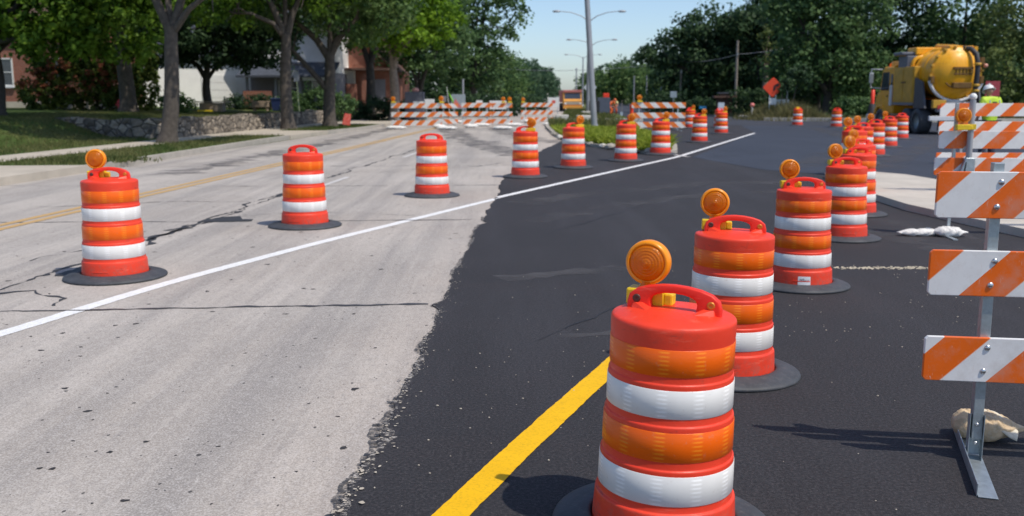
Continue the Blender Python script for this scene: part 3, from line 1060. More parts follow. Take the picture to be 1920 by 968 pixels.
def trunk_mb(base_r, fork, lobes, seed, lean=(0, 0), twigs=2, flare=1.5):
    r2 = random.Random(seed)
    mb = MB()
    F0 = Vector((lean[0], lean[1], fork))
    pts, rad = [], []
    for i in range(9):
        t = i / 8
        pts.append(Vector((lean[0] * t + .05 * math.sin(t * 5 + seed), lean[1] * t + .04 * math.cos(t * 4 + seed), fork * t - .12 * (1 - t))))
        rad.append(base_r * ((1.0 - .28 * t) + (flare - 1) * max(0, 1 - t * 7) ** 2))
    mb.tube(pts, rad, 14)
    top = pts[-1]
    for k, l in enumerate(lobes):
        e = Vector(l[:3])
        mid = top.lerp(e, .5) + Vector((r2.uniform(-.3, .3), r2.uniform(-.3, .3), r2.uniform(.0, .5)))
        p = [top - Vector((0, 0, .25)), top.lerp(mid, .4) + Vector((r2.uniform(-.1, .1), 0, .1)), mid, mid.lerp(e, .6), e + Vector((0, 0, l[5] * .3))]
        r0 = base_r * (.62 if k < 2 else .45)
        mb.tube(p, [r0, r0 * .8, r0 * .58, r0 * .38, r0 * .12], 8)
        for j in range(twigs):
            s0 = p[2].lerp(p[3], r2.random())
            u = Vector((r2.gauss(0, 1), r2.gauss(0, 1), r2.gauss(.2, .7))).normalized()
            q = s0 + Vector((u.x * l[3], u.y * l[4], u.z * l[5])) * .75
            mb.tube([s0, s0.lerp(q, .5) + Vector((0, 0, .15)), q], [r0 * .36, r0 * .22, r0 * .06], 6)
    return mb
def tree(name, label, loc, lobes, leaf, mat, seed, trunk=(.3, 3.5), bark='bark', clump=.6, dens=1.0, per=26, group=None, lean=(0, 0), cat='tree', twigs=2, upbias=.5, rz=0, flat=.8):
    t = thing(name, label, cat, loc, rz, group)
    trunk_mb(trunk[0], trunk[1], lobes, seed, lean, twigs).build('trunk', M[bark], t)
    c, r_ = lobes_clumps(lobes, clump, dens, seed)
    me = leaves_mesh('crown', c, r_, per, leaf, M[mat], seed, upbias, flat=flat)
    o = bpy.data.objects.new('crown', me)
    COL.objects.link(o)
    o.parent = t
    return t
def W(x, y, s0=None):
    """terrain height under a point left of the road"""
    s_ = x - SL * y
    return lawn_h(s_, y) - .02 if s_ < -14.5 else (.12 if s_ < kerb_s(y) else 0)

# left side, near to far
x0, y0 = -20.4, 38.5
tree('maple_tree', 'spreading maple with low bright leaves, its dark trunk at the left edge of the lawn', (x0, y0, W(x0, y0)),
     [(2.2, -1.6, 4.2, 3.2, 2.2, 1.7), (5.2, -.6, 3.8, 2.4, 2.0, 1.6), (3.2, -1.9, 3.1, 1.8, 1.5, .9), (3.0, -.4, 6.6, 3.4, 3.2, 2.0), (-1.5, .5, 5.5, 3.4, 3.2, 2.2), (.8, 1.6, 7.6, 4.2, 3.6, 2.3), (6.2, 1.2, 6.0, 2.2, 2.2, 1.8)],
     .20, 'leaf_maple', 11, (.36, 2.7), 'bark_dark', .48, 1.25, 30)
x0, y0 = -11.2, 31.4
tree('street_tree', 'forked grey street tree in front of the stone wall, nearest on the verge', (x0, y0, W(x0, y0)),
     [(-1.9, .4, 7.3, 3.0, 3.0, 2.1), (1.9, .8, 7.1, 2.8, 2.8, 2.0), (.2, 1.6, 8.8, 3.2, 3.2, 2.0), (3.0, -.3, 5.6, 1.3, 1.3, .9)],
     .18, 'leaf_maple', 12, (.275, 3.7), 'bark', .5, 1.25, 28, lean=(.36, .1))
x0, y0 = -19.0, 48.
tree('lawn_tree', 'thick trunked lawn tree with flared base beside the reddish shrubs', (x0, y0, W(x0, y0)),
     [(-2.2, .5, 6.0, 3.6, 3.2, 2.2), (2.0, -.4, 6.2, 2.6, 2.8, 1.9), (0, .6, 8.4, 4.4, 4.2, 2.6), (.6, -1.8, 5.0, 1.6, 1.2, 1.0)],
     .20, 'leaf_maple', 13, (.42, 3.8), 'bark', .6, 1.0, 26)
x0, y0 = -17.2, 55.
tree('shade_tree', 'dark shade tree with flat-bottomed crown in front of the white garage', (x0, y0, W(x0, y0)),
     [(-2.4, -.3, 3.7, 2.4, 2.0, 1.25), (1.4, -.5, 3.6, 2.4, 2.0, 1.3), (3.6, -.4, 3.7, 2.0, 1.8, 1.5), (0, 0, 5.4, 4.4, 3.2, 2.1), (4.2, -.2, 5.2, 2.0, 1.8, 1.7), (.3, .6, 7.8, 4.4, 3.2, 2.2)],
     .19, 'leaf_dark', 14, (.27, 2.0), 'bark_dark', .5, 1.5, 30)
x0, y0 = -10.35, 44.8
tree('street_tree', 'straight grey street tree at the driveway gap by the end of the wall', (x0, y0, W(x0, y0)),
     [(-2.3, .4, 7.6, 3.0, 2.8, 2.1), (1.8, .6, 7.4, 2.8, 2.8, 2.0), (0, .5, 9.4, 3.4, 3.2, 2.2), (-2.7, -.3, 5.2, 1.2, 1.0, .8)],
     .19, 'leaf_maple', 15, (.30, 4.3), 'bark', .55, 1.0, 26, twigs=5)
x0, y0 = -9.15, 48.9
t6 = tree('street_tree', 'street tree with one long low branch leaning left towards the wall', (x0, y0, W(x0, y0)),
     [(-2.9, .3, 6.2, 2.2, 2.2, 1.5), (1.6, .2, 5.6, 2.3, 2.4, 1.7), (.2, 1.0, 7.8, 3.4, 3.0, 2.3), (2.6, .9, 6.6, 2.0, 2.2, 1.6)],
     .19, 'leaf_mid', 16, (.33, 3.6), 'bark', .52, 1.1, 26, twigs=3)
mb = MB()
mb.tube([(0, 0, 1.7), (-.5, 0, 2.3), (-1.2, .05, 3.1), (-2.0, .1, 4.0), (-2.9, .2, 5.4)], [.18, .15, .12, .09, .03], 9)
for (a, b) in (((-1.3, 0, 3.2), (-2.2, .3, 3.4)), ((-1.8, .1, 3.8), (-1.5, .3, 4.9)), ((-.9, 0, 2.8), (-1.9, -.2, 3.1))):
    mb.tube([a, Vector(a).lerp(Vector(b), .5) + Vector((0, 0, .1)), b], [.05, .035, .015], 6)
mb.build('branch', M['bark'], t6)
x0, y0 = -9.6, 66.
tree('yard_tree', 'dark trunked yard tree in front of the brick porch', (x0, y0, W(x0, y0)),
     [(-1.6, 0, 6.6, 2.6, 2.6, 1.9), (1.6, 0, 6.8, 2.6, 2.6, 1.9), (0, .5, 8.8, 3.4, 3.0, 2.2)],
     .22, 'leaf_mid', 17, (.36, 3.8), 'bark_dark', .6, 1.0, 24)
x0, y0 = -7.35, 60.8
tree('street_tree', 'pale trunked street tree with bright yellow green crown over the barricades', (x0, y0, W(x0, y0)),
     [(1.6, -.8, 5.4, 2.0, 1.8, 1.35), (-.9, -.9, 5.7, 1.9, 1.8, 1.3), (.6, -.4, 7.2, 2.6, 2.4, 1.6), (2.5, -.2, 6.7, 1.8, 1.8, 1.5), (-.3, .6, 8.6, 3.2, 3.0, 1.6)],
     .22, 'leaf_bright', 18, (.34, 3.2), 'bark_light', .55, 1.15, 26)
x0, y0 = -7.0, 74.
tree('street_tree', 'dark multi-stemmed tree behind the left barricade and grey sign boards', (x0, y0, W(x0, y0)),
     [(-1.4, 0, 5.4, 2.8, 2.6, 1.9), (1.6, -.3, 4.9, 3.0, 2.6, 1.9), (.4, .5, 8.0, 4.0, 3.6, 2.6)],
     .24, 'leaf_deep', 19, (.30, 1.8), 'bark_dark', .65, 1.1, 26)
x0, y0 = -3.4, 86.
tree('big_street_tree', 'tall dark tree with thin bare twigs on its sky side, left of the street lamps', (x0, y0, .1),
     [(-1.2, 0, 4.8, 3.6, 3.4, 2.6), (1.6, 0, 4.2, 2.4, 2.6, 2.2), (.4, .3, 8.6, 4.4, 4.0, 3.0), (1.5, 0, 11.6, 3.4, 3.4, 2.4), (-2.6, .2, 8.0, 3.4, 3.2, 2.6)],
     .27, 'leaf_deep', 20, (.42, 3.0), 'bark_dark', .75, 1.0, 26, twigs=5)
for i, (x0, y0, sd, lb) in enumerate(((-36, 74, 31, 'tall dark tree behind the brick house at far left'), (-26, 80, 32, 'tall dark tree behind the white garage'), (-18, 84, 33, 'tall dark tree behind the slate-roofed porch'), (-11, 92, 34, 'tall dark tree behind the red brick house'))):
    tree('backyard_tree', lb, (x0, y0, .8), [(-2.5, 0, 6.5, 4.2, 3.6, 3.4), (2.5, 0, 6.0, 4.2, 3.6, 3.2), (0, .5, 11, 5.0, 4.4, 3.6)], .34, 'leaf_deep', sd, (.4, 3.0), 'bark_dark', .95, .9, 24)
# far row on the left of the road
for i, (s_, y0, h, sd, lb, mt) in enumerate((
        (-11.2, 128, 7.6, 41, 'rounded mid green roadside tree, first past the tall dark tree', 'leaf_mid'),
        (-10.9, 150, 9.2, 42, 'taller green roadside tree second past the tall dark tree', 'leaf_deep'),
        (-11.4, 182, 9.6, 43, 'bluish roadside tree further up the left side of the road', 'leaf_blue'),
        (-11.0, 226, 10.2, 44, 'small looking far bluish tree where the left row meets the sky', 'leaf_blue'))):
    x0 = s_ + SL * y0
    tree('roadside_tree', lb, (x0, y0, 0), [(-1.5, 0, h * .42, 3.4, 3.2, h * .30), (1.4, 0, h * .38, 3.2, 3.2, h * .30), (0, .4, h * .70, 3.4, 3.2, h * .28)], .38, mt, sd, (.28, 1.6), 'bark_dark', 1.0, 1.0, 22)
# right tree line
RT = [
 # name, label, x, y, lobes, mat, seed, trunk
 ('oak_tree', 'dark oak with lumpy crown, leftmost of the right tree line', 19.8, 100, [(-4.6, 0, 5.9, 2.3, 2.2, 1.7), (-2.6, 0, 8.0, 2.2, 2.4, 1.7), (.2, 0, 8.6, 3.2, 3.2, 1.9), (.6, .2, 5.2, 3.6, 3.4, 2.6), (2.4, -.3, 7.2, 3.0, 3.0, 2.4), (1.2, 0, 2.6, 3.8, 3.0, 1.8)], 'leaf_dark', 51, (.4, 3.2), .34),
 ('broadleaf_tree', 'dark broad tree behind the wooden utility pole', 25.2, 99, [(-2.0, 0, 8.6, 2.8, 3.0, 2.4), (1.6, 0, 8.8, 2.8, 3.0, 2.2), (0, 0, 4.6, 4.0, 3.4, 3.2)], 'leaf_dark', 52, (.4, 3.), .34),
 ('conifer_tree', 'tall dark ragged tree rising out of the picture behind the orange diamond sign', 27.2, 106, [(-.4, 0, 13.4, 1.7, 1.8, 2.6), (.3, 0, 10.6, 2.4, 2.4, 2.2), (-.3, 0, 8.2, 2.6, 2.8, 2.0), (.8, 0, 5, 3.4, 3.0, 3.0)], 'leaf_dark', 53, (.4, 4.), .34),
 ('broadleaf_tree', 'big mid green tree right of the orange diamond sign', 25.6, 79, [(-3.0, -.4, 3.4, 2.4, 2.2, 1.9), (2.4, -.4, 3.6, 3.0, 2.4, 2.2), (-1.8, 0, 7.0, 3.2, 3.0, 2.3), (2.0, 0, 7.4, 3.2, 3.0, 2.5), (0, .4, 10.2, 3.8, 3.4, 2.6), (.5, .4, 12.6, 4.2, 3.4, 2.2), (-3.2, .6, 9.4, 2.2, 2.4, 2.2), (0, -1.2, 4.8, 2.8, 2.2, 2.2)], 'leaf_deep', 54, (.42, 2.), .28),
 ('broadleaf_tree', 'dark tree directly behind the cab of the yellow truck', 33.0, 86, [(-2.4, 0, 4.0, 3.2, 2.8, 3.0), (2.0, 0, 4.2, 3.2, 2.8, 3.0), (0, 0, 8.4, 4.2, 3.6, 3.0), (0, 0, 12.4, 3.8, 3.4, 2.6)], 'leaf_dark', 55, (.42, 2.), .30),
 ('broadleaf_tree', 'dark tree directly behind the tank of the yellow truck', 38.6, 84, [(-2.4, 0, 4.0, 3.4, 2.8, 3.0), (2.0, 0, 4.6, 3.4, 2.8, 3.0), (0, 0, 9.0, 4.4, 3.6, 3.2), (0, 0, 13, 3.8, 3.4, 2.6)], 'leaf_deep', 56, (.42, 2.), .30),
 ('broadleaf_tree', 'olive green tree behind the worker in the yellow vest', 38.2, 71, [(-2.6, -.3, 3.6, 2.6, 2.4, 2.4), (1.4, -.3, 3.4, 3.0, 2.4, 2.4), (-.6, 0, 6.8, 3.6, 3.0, 2.4), (2.6, 0, 7.2, 3.2, 3.0, 2.6), (.6, .3, 10, 3.8, 3.4, 2.4)], 'leaf_olive', 57, (.36, 2.), .26),
 ('broadleaf_tree', 'mid green tree at the right end of the tree line', 45.5, 74, [(-2.6, -.3, 3.8, 3.0, 2.4, 2.6), (2.0, -.3, 3.6, 3.0, 2.4, 2.6), (0, 0, 8.0, 4.2, 3.4, 3.0), (.5, 0, 11.5, 3.6, 3.4, 2.6)], 'leaf_deep', 58, (.4, 2.), .28),
 ('broadleaf_tree', 'very dark tree filling the gap behind the two right-hand far drums', 29.8, 95, [(-2.2, 0, 4.2, 3.4, 2.8, 3.2), (2.2, 0, 4.6, 3.4, 2.8, 3.2), (0, 0, 9.6, 4.4, 3.6, 3.4), (1, 0, 13.4, 3.6, 3.0, 2.6)], 'leaf_dark', 59, (.42, 2.), .34),
]
for (nm, lb, x0, y0, lob, mt, sd, tr, lf) in RT:
    tree(nm, lb, (x0, y0, -.03), lob, lf, mt, sd, tr, 'bark_dark', 1.1, 1.25, 46)
tree('dead_tree', 'small half dead tree with pale trunk and yellowish leaves by the utility pole', (23.6, 91, -.03), [(.4, 0, 5.9, 1.1, 1.0, .9), (.2, 0, 7.2, .9, .9, .8), (-.5, 0, 5.0, .8, .8, .6)], .24, 'leaf_olive', 60, (.28, 4.4), 'bark_light', .5, .55, 18)
# far woods at both sides, one mass each
def far_woods(name, pts, mat, seed, leaf=.5):
    r2 = np.random.default_rng(seed)
    lob = []
    for (x, y, h, r_) in pts:
        for k in range(4):
            lob.append((x + r2.normal(0, r_ * .4), y + r2.normal(0, 2), h * r2.uniform(.25, .55), r_, r_, h * .32))
        lob.append((x, y, h * .70, r_ * .85, r_, h * .30))
    c, r_ = lobes_clumps(lob, 1.3, .75, seed)
    o = bpy.data.objects.new(name, leaves_mesh(name, c, r_, 22, leaf, M[mat], seed))
    COL.objects.link(o)
    o['kind'] = 'stuff'
    return o
far_woods('far_woods', [(17.6 + i * 4.6 - .0, 205 - i * 11, [7.2, 8.6, 7.8, 8.6, 9.4, 9.0, 9.6][i], 4.2) for i in range(7)], 'leaf_mid', 71)
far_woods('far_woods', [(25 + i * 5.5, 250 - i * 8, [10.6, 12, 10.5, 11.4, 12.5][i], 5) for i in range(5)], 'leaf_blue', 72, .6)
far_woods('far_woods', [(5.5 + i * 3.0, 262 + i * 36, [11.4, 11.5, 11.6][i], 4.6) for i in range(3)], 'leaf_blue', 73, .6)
far_woods('far_woods', [(16 + i * 10, 128 + (i % 2) * 8, 9 + (i % 3) * 1.6, 6.5) for i in range(1, 8)], 'leaf_dark', 74, .55)
far_woods('far_woods', [(-13.5, 118, 6.5, 3.4), (-9.6, 122, 7.5, 3.4), (-6.2, 120, 6, 3.0)], 'leaf_dark', 76, .4)
far_woods('far_woods', [(-20 - i * 9, 108 + (i % 2) * 10, 12 + (i % 3) * 1.6, 6.5) for i in range(0, 6)], 'leaf_deep', 75, .55)

# shrubs and hedges
def shrub(name, label, loc, lobes, mat, seed, leaf=.12, clump=.28, dens=1.3, per=24, cat='shrub', group=None):
    t = thing(name, label, cat, loc, 0, group)
    c, r_ = lobes_clumps(lobes, clump, dens, seed)
    o = bpy.data.objects.new('foliage', leaves_mesh('foliage', c, r_, per, leaf, M[mat], seed))
    COL.objects.link(o)
    o.parent = t
    for k, l in enumerate(lobes):
        MB().tube([(l[0] * .4, l[1] * .4, -.1), (l[0] * .8, l[1] * .8, l[2] * .5), (l[0], l[1], l[2])], [.05, .035, .015], 6).build('stem', M['bark_dark'], t)
    return t
x0, y0 = -22.6, 51.5
sb = shrub('big_shrub', 'big mixed shrub with rusty red patches under the maple', (x0, y0, W(x0, y0)), [(-2.2, 0, 1.0, 1.3, 1.0, 1.1), (-.4, .2, 1.4, 1.7, 1.1, 1.4), (1.6, 0, 1.3, 1.5, 1.0, 1.3), (-1.4, .3, 2.5, 1.4, 1.0, 1.0), (2.8, .3, 1.2, 1.1, .8, 1.2), (1.0, .3, 2.6, 1.5, 1.0, 1.0), (2.6, .5, 2.5, 1.2, .9, 1.0)], 'leaf_red', 81, .15)
c, r_ = lobes_clumps([(-1.2, -.6, 1.9, 1.1, .9, .8), (1.3, -.6, 1.8, 1.4, .9, .9), (-2.4, -.5, 1.2, .7, .7, .7)], .20, .26, 82)
o = bpy.data.objects.new('red_foliage', leaves_mesh('red_foliage', c, r_, 18, .13, M['leaf_rust'], 82))
COL.objects.link(o)
o.parent = sb
x0, y0 = -17.0, 47.
shrub('small_shrub', 'small round green shrub just left of the forked street tree', (-16.6, 47.5, W(-16.6, 47.5)), [(0, 0, .55, .75, .6, .6), (.5, .1, .45, .5, .5, .45)], 'leaf_mid', 83)
shrub('hedge_shrub', 'rounded dark green shrub in front of the slate-roofed porch', (-11.9, 58.3, W(-11.9, 58.3)), [(-.9, 0, .8, 1.0, .9, .9), (.5, 0, 1.0, 1.2, 1.0, 1.1), (1.6, .1, .8, .9, .8, .8)], 'leaf_deep', 84)
shrub('hedge_shrub', 'wide dark green shrub in front of the white and brick porch', (-9.2, 63.2, W(-9.2, 63.2)), [(-1.2, 0, .55, 1.1, .9, .75), (.4, 0, .7, 1.3, 1.0, .8), (1.9, 0, .6, 1.2, .9, .75), (2.9, 0, .4, .7, .7, .5)], 'leaf_dark', 85)
shrub('hedge_shrub', 'low clipped dark hedge beside the brick wall and the blue bin', (-15.4, 61.5, W(-15.4, 61.5)), [(-1.6, 0, .45, 1.1, .7, .5), (.0, 0, .45, 1.1, .7, .5), (1.4, 0, .5, 1.0, .7, .5)], 'leaf_dark', 86)
for i, (x0, y0, rr, hh_, lb, mt) in enumerate((
    (21.8, 88, 2.6, 2.4, 'dark rounded bush between the utility pole and the orange sign', 'leaf_dark'),
    (26.2, 73.5, 2.4, 1.5, 'low dark brush behind the left far drum', 'leaf_deep'),
    (30.2, 74, 2.8, 1.5, 'low dark brush between the two far drums', 'leaf_dark'),
    (34.4, 73, 2.8, 1.6, 'low dark brush behind the front of the yellow truck', 'leaf_dark'),
    (14.6, 92, 2.6, 2.0, 'dark brush behind the middle striped barricade', 'leaf_dark'),
    (17.6, 90, 2.0, 1.4, 'dark brush left of the brick kiosk', 'leaf_dark'),
    (-5.6, 79, 2.6, 2.2, 'dark brush behind the dark grey cabinet at the left barricades', 'leaf_dark'),
    (-1.4, 80, 2.4, 2.0, 'dark brush behind the pink triangle board', 'leaf_dark'),
    (1.4, 92, 2.0, 1.6, 'dark brush behind the wide white board, below the tall dark tree', 'leaf_dark'),
    (42.0, 66, 3.0, 2.0, 'olive brush right of the worker behind the near barricades', 'leaf_olive'))):
    shrub('brush', lb, (x0, y0, -.03), [(-rr * .45, 0, hh_ * .45, rr * .6, 1.4, hh_ * .5), (rr * .4, 0, hh_ * .5, rr * .6, 1.4, hh_ * .5), (0, .3, hh_ * .62, rr * .5, 1.3, hh_ * .42)], mt, 90 + i, .2, .45, 1.1, 22, 'bush')
n = 5200
x = rng.normal(19.6, 1.3, n); y = 66 + rng.random(n) * 7
leaf_patch('tall_grass', np.stack([x, y, np.full(n, -.03)], 1), np.clip(rng.normal(.85, .3, n), .2, 1.5) * np.exp(-((x - 19.6) / 2.0) ** 2) + .15, .28, .05, np.clip(rng.normal(.4, .3, n), 0, 1), M['blade_dry'])
n = 9000
x = rng.uniform(15.5, 46, n); y = 64.5 + rng.random(n) ** 1.3 * 22
k = (x - SL * y > 12.9)
x, y = x[k], y[k]
leaf_patch('field_grass', np.stack([x, y, np.full(len(x), -.03)], 1), rng.uniform(.12, .45, len(x)), .4, .05, rng.random(len(x)), M['blade_dry'])
# right far kerbs
mb = MB()
mb.prism([(17.2, 66.2), (19.9, 65.2), (24.0, 63.2), (46, 62.4), (46, 62.9), (24.1, 63.8), (20.1, 65.8), (17.4, 66.9)], -.03, .21)
struct(mb.build('right_kerb', M['new_concrete'], None, .02))
struct(MB().prism([(16.9, 72.5), (19.0, 71.2), (19.8, 71.8), (17.6, 74.5)], -.03, .22).build('kerb_return', M['new_concrete'], None, .02))

# ------------------------------------------------------------------ houses
def window(parent, c, wd, ht, facing='y', sash=True, name='window'):
    """frame proud of the wall with its pane and sill"""
    x, y, z = c
    mb = MB()
    t = .07
    mb.box((x - wd / 2, y, z), (t, .10, ht + t))
    mb.box((x + wd / 2, y, z), (t, .10, ht + t))
    mb.box((x, y, z + ht / 2), (wd - t, .098, t))
    mb.box((x, y, z - ht / 2), (wd - t, .098, t))
    if sash:
        mb.box((x, y, z), (wd - t, .07, .05))
    f = mb.build(name, M['trim'], parent)
    MB().box((x, y + .01, z), (wd - t * .9, .03, ht - t * .9)).build('pane', M['glass'], f)
    MB().box((x, y - .03, z - ht / 2 - .085), (wd + .18, .18, .09)).build('sill', M['trim'], f)
    return f
def gable(mb, x0, x1, y0, y1, ze, zr, over=.4, axis='x', mi=0, th=.14):
    if axis == 'x':
        ym = (y0 + y1) / 2
        for s_, ya in ((-1, y0 - over), (1, y1 + over)):
            zz = ze - (zr - ze) * over / ((y1 - y0) / 2)
            mb.add([(x0 - over, ya, zz), (x1 + over, ya, zz), (x1 + over, ym, zr), (x0 - over, ym, zr),
                    (x0 - over, ya, zz + th), (x1 + over, ya, zz + th), (x1 + over, ym, zr + th), (x0 - over, ym, zr + th)],
                   [(0, 1, 2, 3), (7, 6, 5, 4), (0, 4, 5, 1), (1, 5, 6, 2), (2, 6, 7, 3), (3, 7, 4, 0)], mi)
    else:
        xm = (x0 + x1) / 2
        for xa in (x0 - over, x1 + over):
            zz = ze - (zr - ze) * over / ((x1 - x0) / 2)
            mb.add([(xa, y0 - over, zz), (xa, y1 + over, zz), (xm, y1 + over, zr), (xm, y0 - over, zr),
                    (xa, y0 - over, zz + th), (xa, y1 + over, zz + th), (xm, y1 + over, zr + th), (xm, y0 - over, zr + th)],
                   [(0, 1, 2, 3), (7, 6, 5, 4), (0, 4, 5, 1), (1, 5, 6, 2), (2, 6, 7, 3), (3, 7, 4, 0)], mi)
    return mb
def walls(x0, x1, y0, y1, z0, z1, zr=None, axis='x'):
    mb = MB()
    mb.prism([(x0, y0), (x1, y0), (x1, y1), (x0, y1)], z0, z1)
    if zr:
        if axis == 'x':
            ym = (y0 + y1) / 2
            mb.add([(x0, y0, z1), (x0, y1, z1), (x0, ym, zr), (x1, y0, z1), (x1, y1, z1), (x1, ym, zr)], [(0, 1, 2), (3, 5, 4)])
        else:
            xm = (x0 + x1) / 2
            mb.add([(x0, y0, z1), (x1, y0, z1), (xm, y0, zr), (x0, y1, z1), (x1, y1, z1), (xm, y1, zr)], [(0, 1, 2), (3, 5, 4)])
    return mb
h = thing('brick_house', 'red brick house with white framed window at the far left edge', 'house', (-29, 54, .9))
walls(-8, 5.2, 0, 9, .45, 4.6, 7.2).build('wall', M['brick'], h)
MB().prism([(-8.05, -.05), (5.25, -.05), (5.25, 9.05), (-8.05, 9.05)], -.3, .447).build('foundation', M['pale_concrete'], h)
gable(MB(), -8, 5.2, 0, 9, 4.6, 7.2).build('roof', M['roof_brown'], h)
for x_ in (-4.2, .95, 3.6):
    window(h, (x_, -.03, 2.05), .95, 1.45)
h = thing('white_garage', 'long white sided garage behind the dark flat-bottomed tree', 'garage', (-21.4, 67.5, .95), R(34))
walls(-5.4, 3.5, 0, 7, -.3, 3.5, 5.6).build('wall', M['siding'], h)
gable(MB(), -5.4, 3.5, 0, 7, 3.5, 5.6).build('roof', M['roof'], h)
mb = MB()
for i in range(4):
    mb.box((1.2, -.03, .34 + i * .52), (2.6, .05, .50))
mb.build('garage_door', M['white_paint'], h)
MB().box((3.45, -.05, 1.5), (.12, .10, 3.5)).build('corner_trim', M['trim'], h)
h = thing('porch_house', 'low grey house with dark slate porch roof between two street trees', 'house', (-14.8, 66, .9))
walls(-3.2, 2.6, 1.2, 8, -.3, 2.35).build('wall', M['grey_wall'], h)
walls(-3.2, 2.6, 1.6, 8, 2.353, 5.6, 7.6).build('upper_wall', M['siding'], h)
gable(MB(), -3.2, 2.6, 1.6, 8, 5.6, 7.6, .5).build('roof', M['roof'], h)
MB().prism_axis([(-1.3, 1.98), (1.6, 2.95), (1.6, 3.08), (-1.3, 2.12)], -3.5, 2.9, 'X').build('porch_roof', M['roof'], h)
for x_ in (-2.9, -1.0, .6, 2.2):
    MB().box((x_, -.8, .90), (.16, .16, 2.2)).build('post', M['grey_wall'], h)
MB().box((-2.2, -.9, .5), (1.9, .22, 1.2)).build('porch_wall', M['brick'], h)
MB().box((1.6, -.97, 1.9), (1.5, .10, .22)).build('fascia', M['trim'], h)
window(h, (-.6, 1.17, 1.3), 1.3, 1.0)
window(h, (1.5, 1.17, 1.3), .9, 1.0)
h = thing('brick_bungalow', 'white and red brick house with brown roof behind the leaning-branch tree', 'house', (-11.5, 72, .85))
walls(-2.2, 2.4, 1.0, 9, -.3, 3.0, 5.2, 'y').build('wall', M['brick'], h)
gable(MB(), -2.2, 2.4, 1.0, 9, 3.0, 5.2, .45, 'y').build('roof', M['roof_brown'], h)
MB().box((-1.15, .62, 1.35), (1.9, .70, 3.0)).build('bay', M['siding'], h)
window(h, (-1.15, .24, 1.75), .85, 1.1)
MB().box((-.25, -.6, .75), (.75, .5, 1.9)).build('chimney_base', M['brick'], h)
MB().box((.75, -.45, 1.1), (.5, .5, 2.6)).build('porch_column', M['brick'], h)
MB().box((.3, .0, 2.75), (4.4, 1.9, .16)).build('porch_roof', M['roof_brown'], h)
MB().box((1.55, .96, 1.0), (.95, .08, 2.1)).build('door', M['grey_wall'], h)
h = thing('brick_house', 'tall red brick house with white windows behind the yellow green tree', 'house', (-12.3, 87, .5))
walls(-2.6, 2.2, 0, 9, -.3, 5.4, 8, 'x').build('wall', M['brick'], h)
gable(MB(), -2.6, 2.2, 0, 9, 5.4, 8).build('roof', M['roof_brown'], h)
for x_, z_ in ((-1.6, 1.6), (.2, 1.6), (-1.6, 4.1), (.2, 4.1)):
    window(h, (x_, -.03, z_), .85, 1.4)

# ------------------------------------------------------------------ traffic drums
PROF = [(.286, .020), (.2850, .045), (.2795, .130), (.2775, .158), (.2762, .1635), (.2735, .1670), (.2700, .1685), (.2672, .1700), (.2660, .1740), (.2652, .196),
        (.2630, .318), (.2626, .328), (.2620, .3320), (.2604, .3345), (.2580, .3360), (.2562, .3375), (.2556, .3410), (.2548, .366),
        (.2528, .485), (.2524, .497), (.2518, .5010), (.2502, .5035), (.2478, .5050), (.2460, .5065), (.2454, .5100), (.2448, .532),
        (.2442, .645), (.2440, .656), (.2436, .6600), (.2424, .6622), (.2406, .6638), (.2390, .6655), (.2386, .6690), (.2384, .688),
        (.2396, .800), (.2410, .820), (.2416, .858), (.2412, .866), (.2394, .8725), (.2355, .8772), (.2280, .8805), (.1950, .8880), (.1500, .8950), (.0700, .9000), (.0001, .9010)]
def band(z0, z1, ra, rb, name, mat, parent):
    n = 64
    prof = [(ra + .0005, z0), (ra + .0024, z0 + .002), (rb + .0024, z1 - .002), (rb + .0005, z1)]
    return MB().lathe(prof, n).build(name, mat, parent)
def warning_light(parent, at, rz=0, scale=1.0):
    """barricade light: case with its lens"""
    mb = MB()
    mb.box((0, 0, 0), (.150, .085, .066))
    mb.box((.092, .004, -.004), (.036, .06, .05))
    case = mb.build('warning_light', M['battery'], parent, .008, 2)
    case.location = at
    case.rotation_euler = (0, 0, rz)
    case.scale = (scale,) * 3
    zc = .031 + .022 + .083
    ln = MB()
    ln.lathe([(.071, -.020), (.069, -.030), (.050, -.036), (.022, -.038), (.012, -.043), (.0001, -.045)], 44, 'Y', (0, 0, zc))
    ln.lathe([(.0001, .045), (.012, .043), (.022, .038), (.050, .036), (.069, .030), (.071, .020)], 44, 'Y', (0, 0, zc))
    ln.build('lens', M['lens'], case)
    rm = MB()
    rm.lathe([(.070, -.0215), (.073, -.029), (.082, -.028), (.0880, -.020), (.0895, 0), (.0880, .020), (.082, .028), (.073, .029), (.070, .0215)], 48, 'Y', (0, 0, zc))
    rm.build('lens_rim', M['lens_rim'], case)
    nk = MB()
    nk.lathe([(.034, .030), (.036, .036), (.030, .046), (.034, .062)], 20, 'Z')
    nk.build('lens_mount', M['lens_core'], case)
    return case
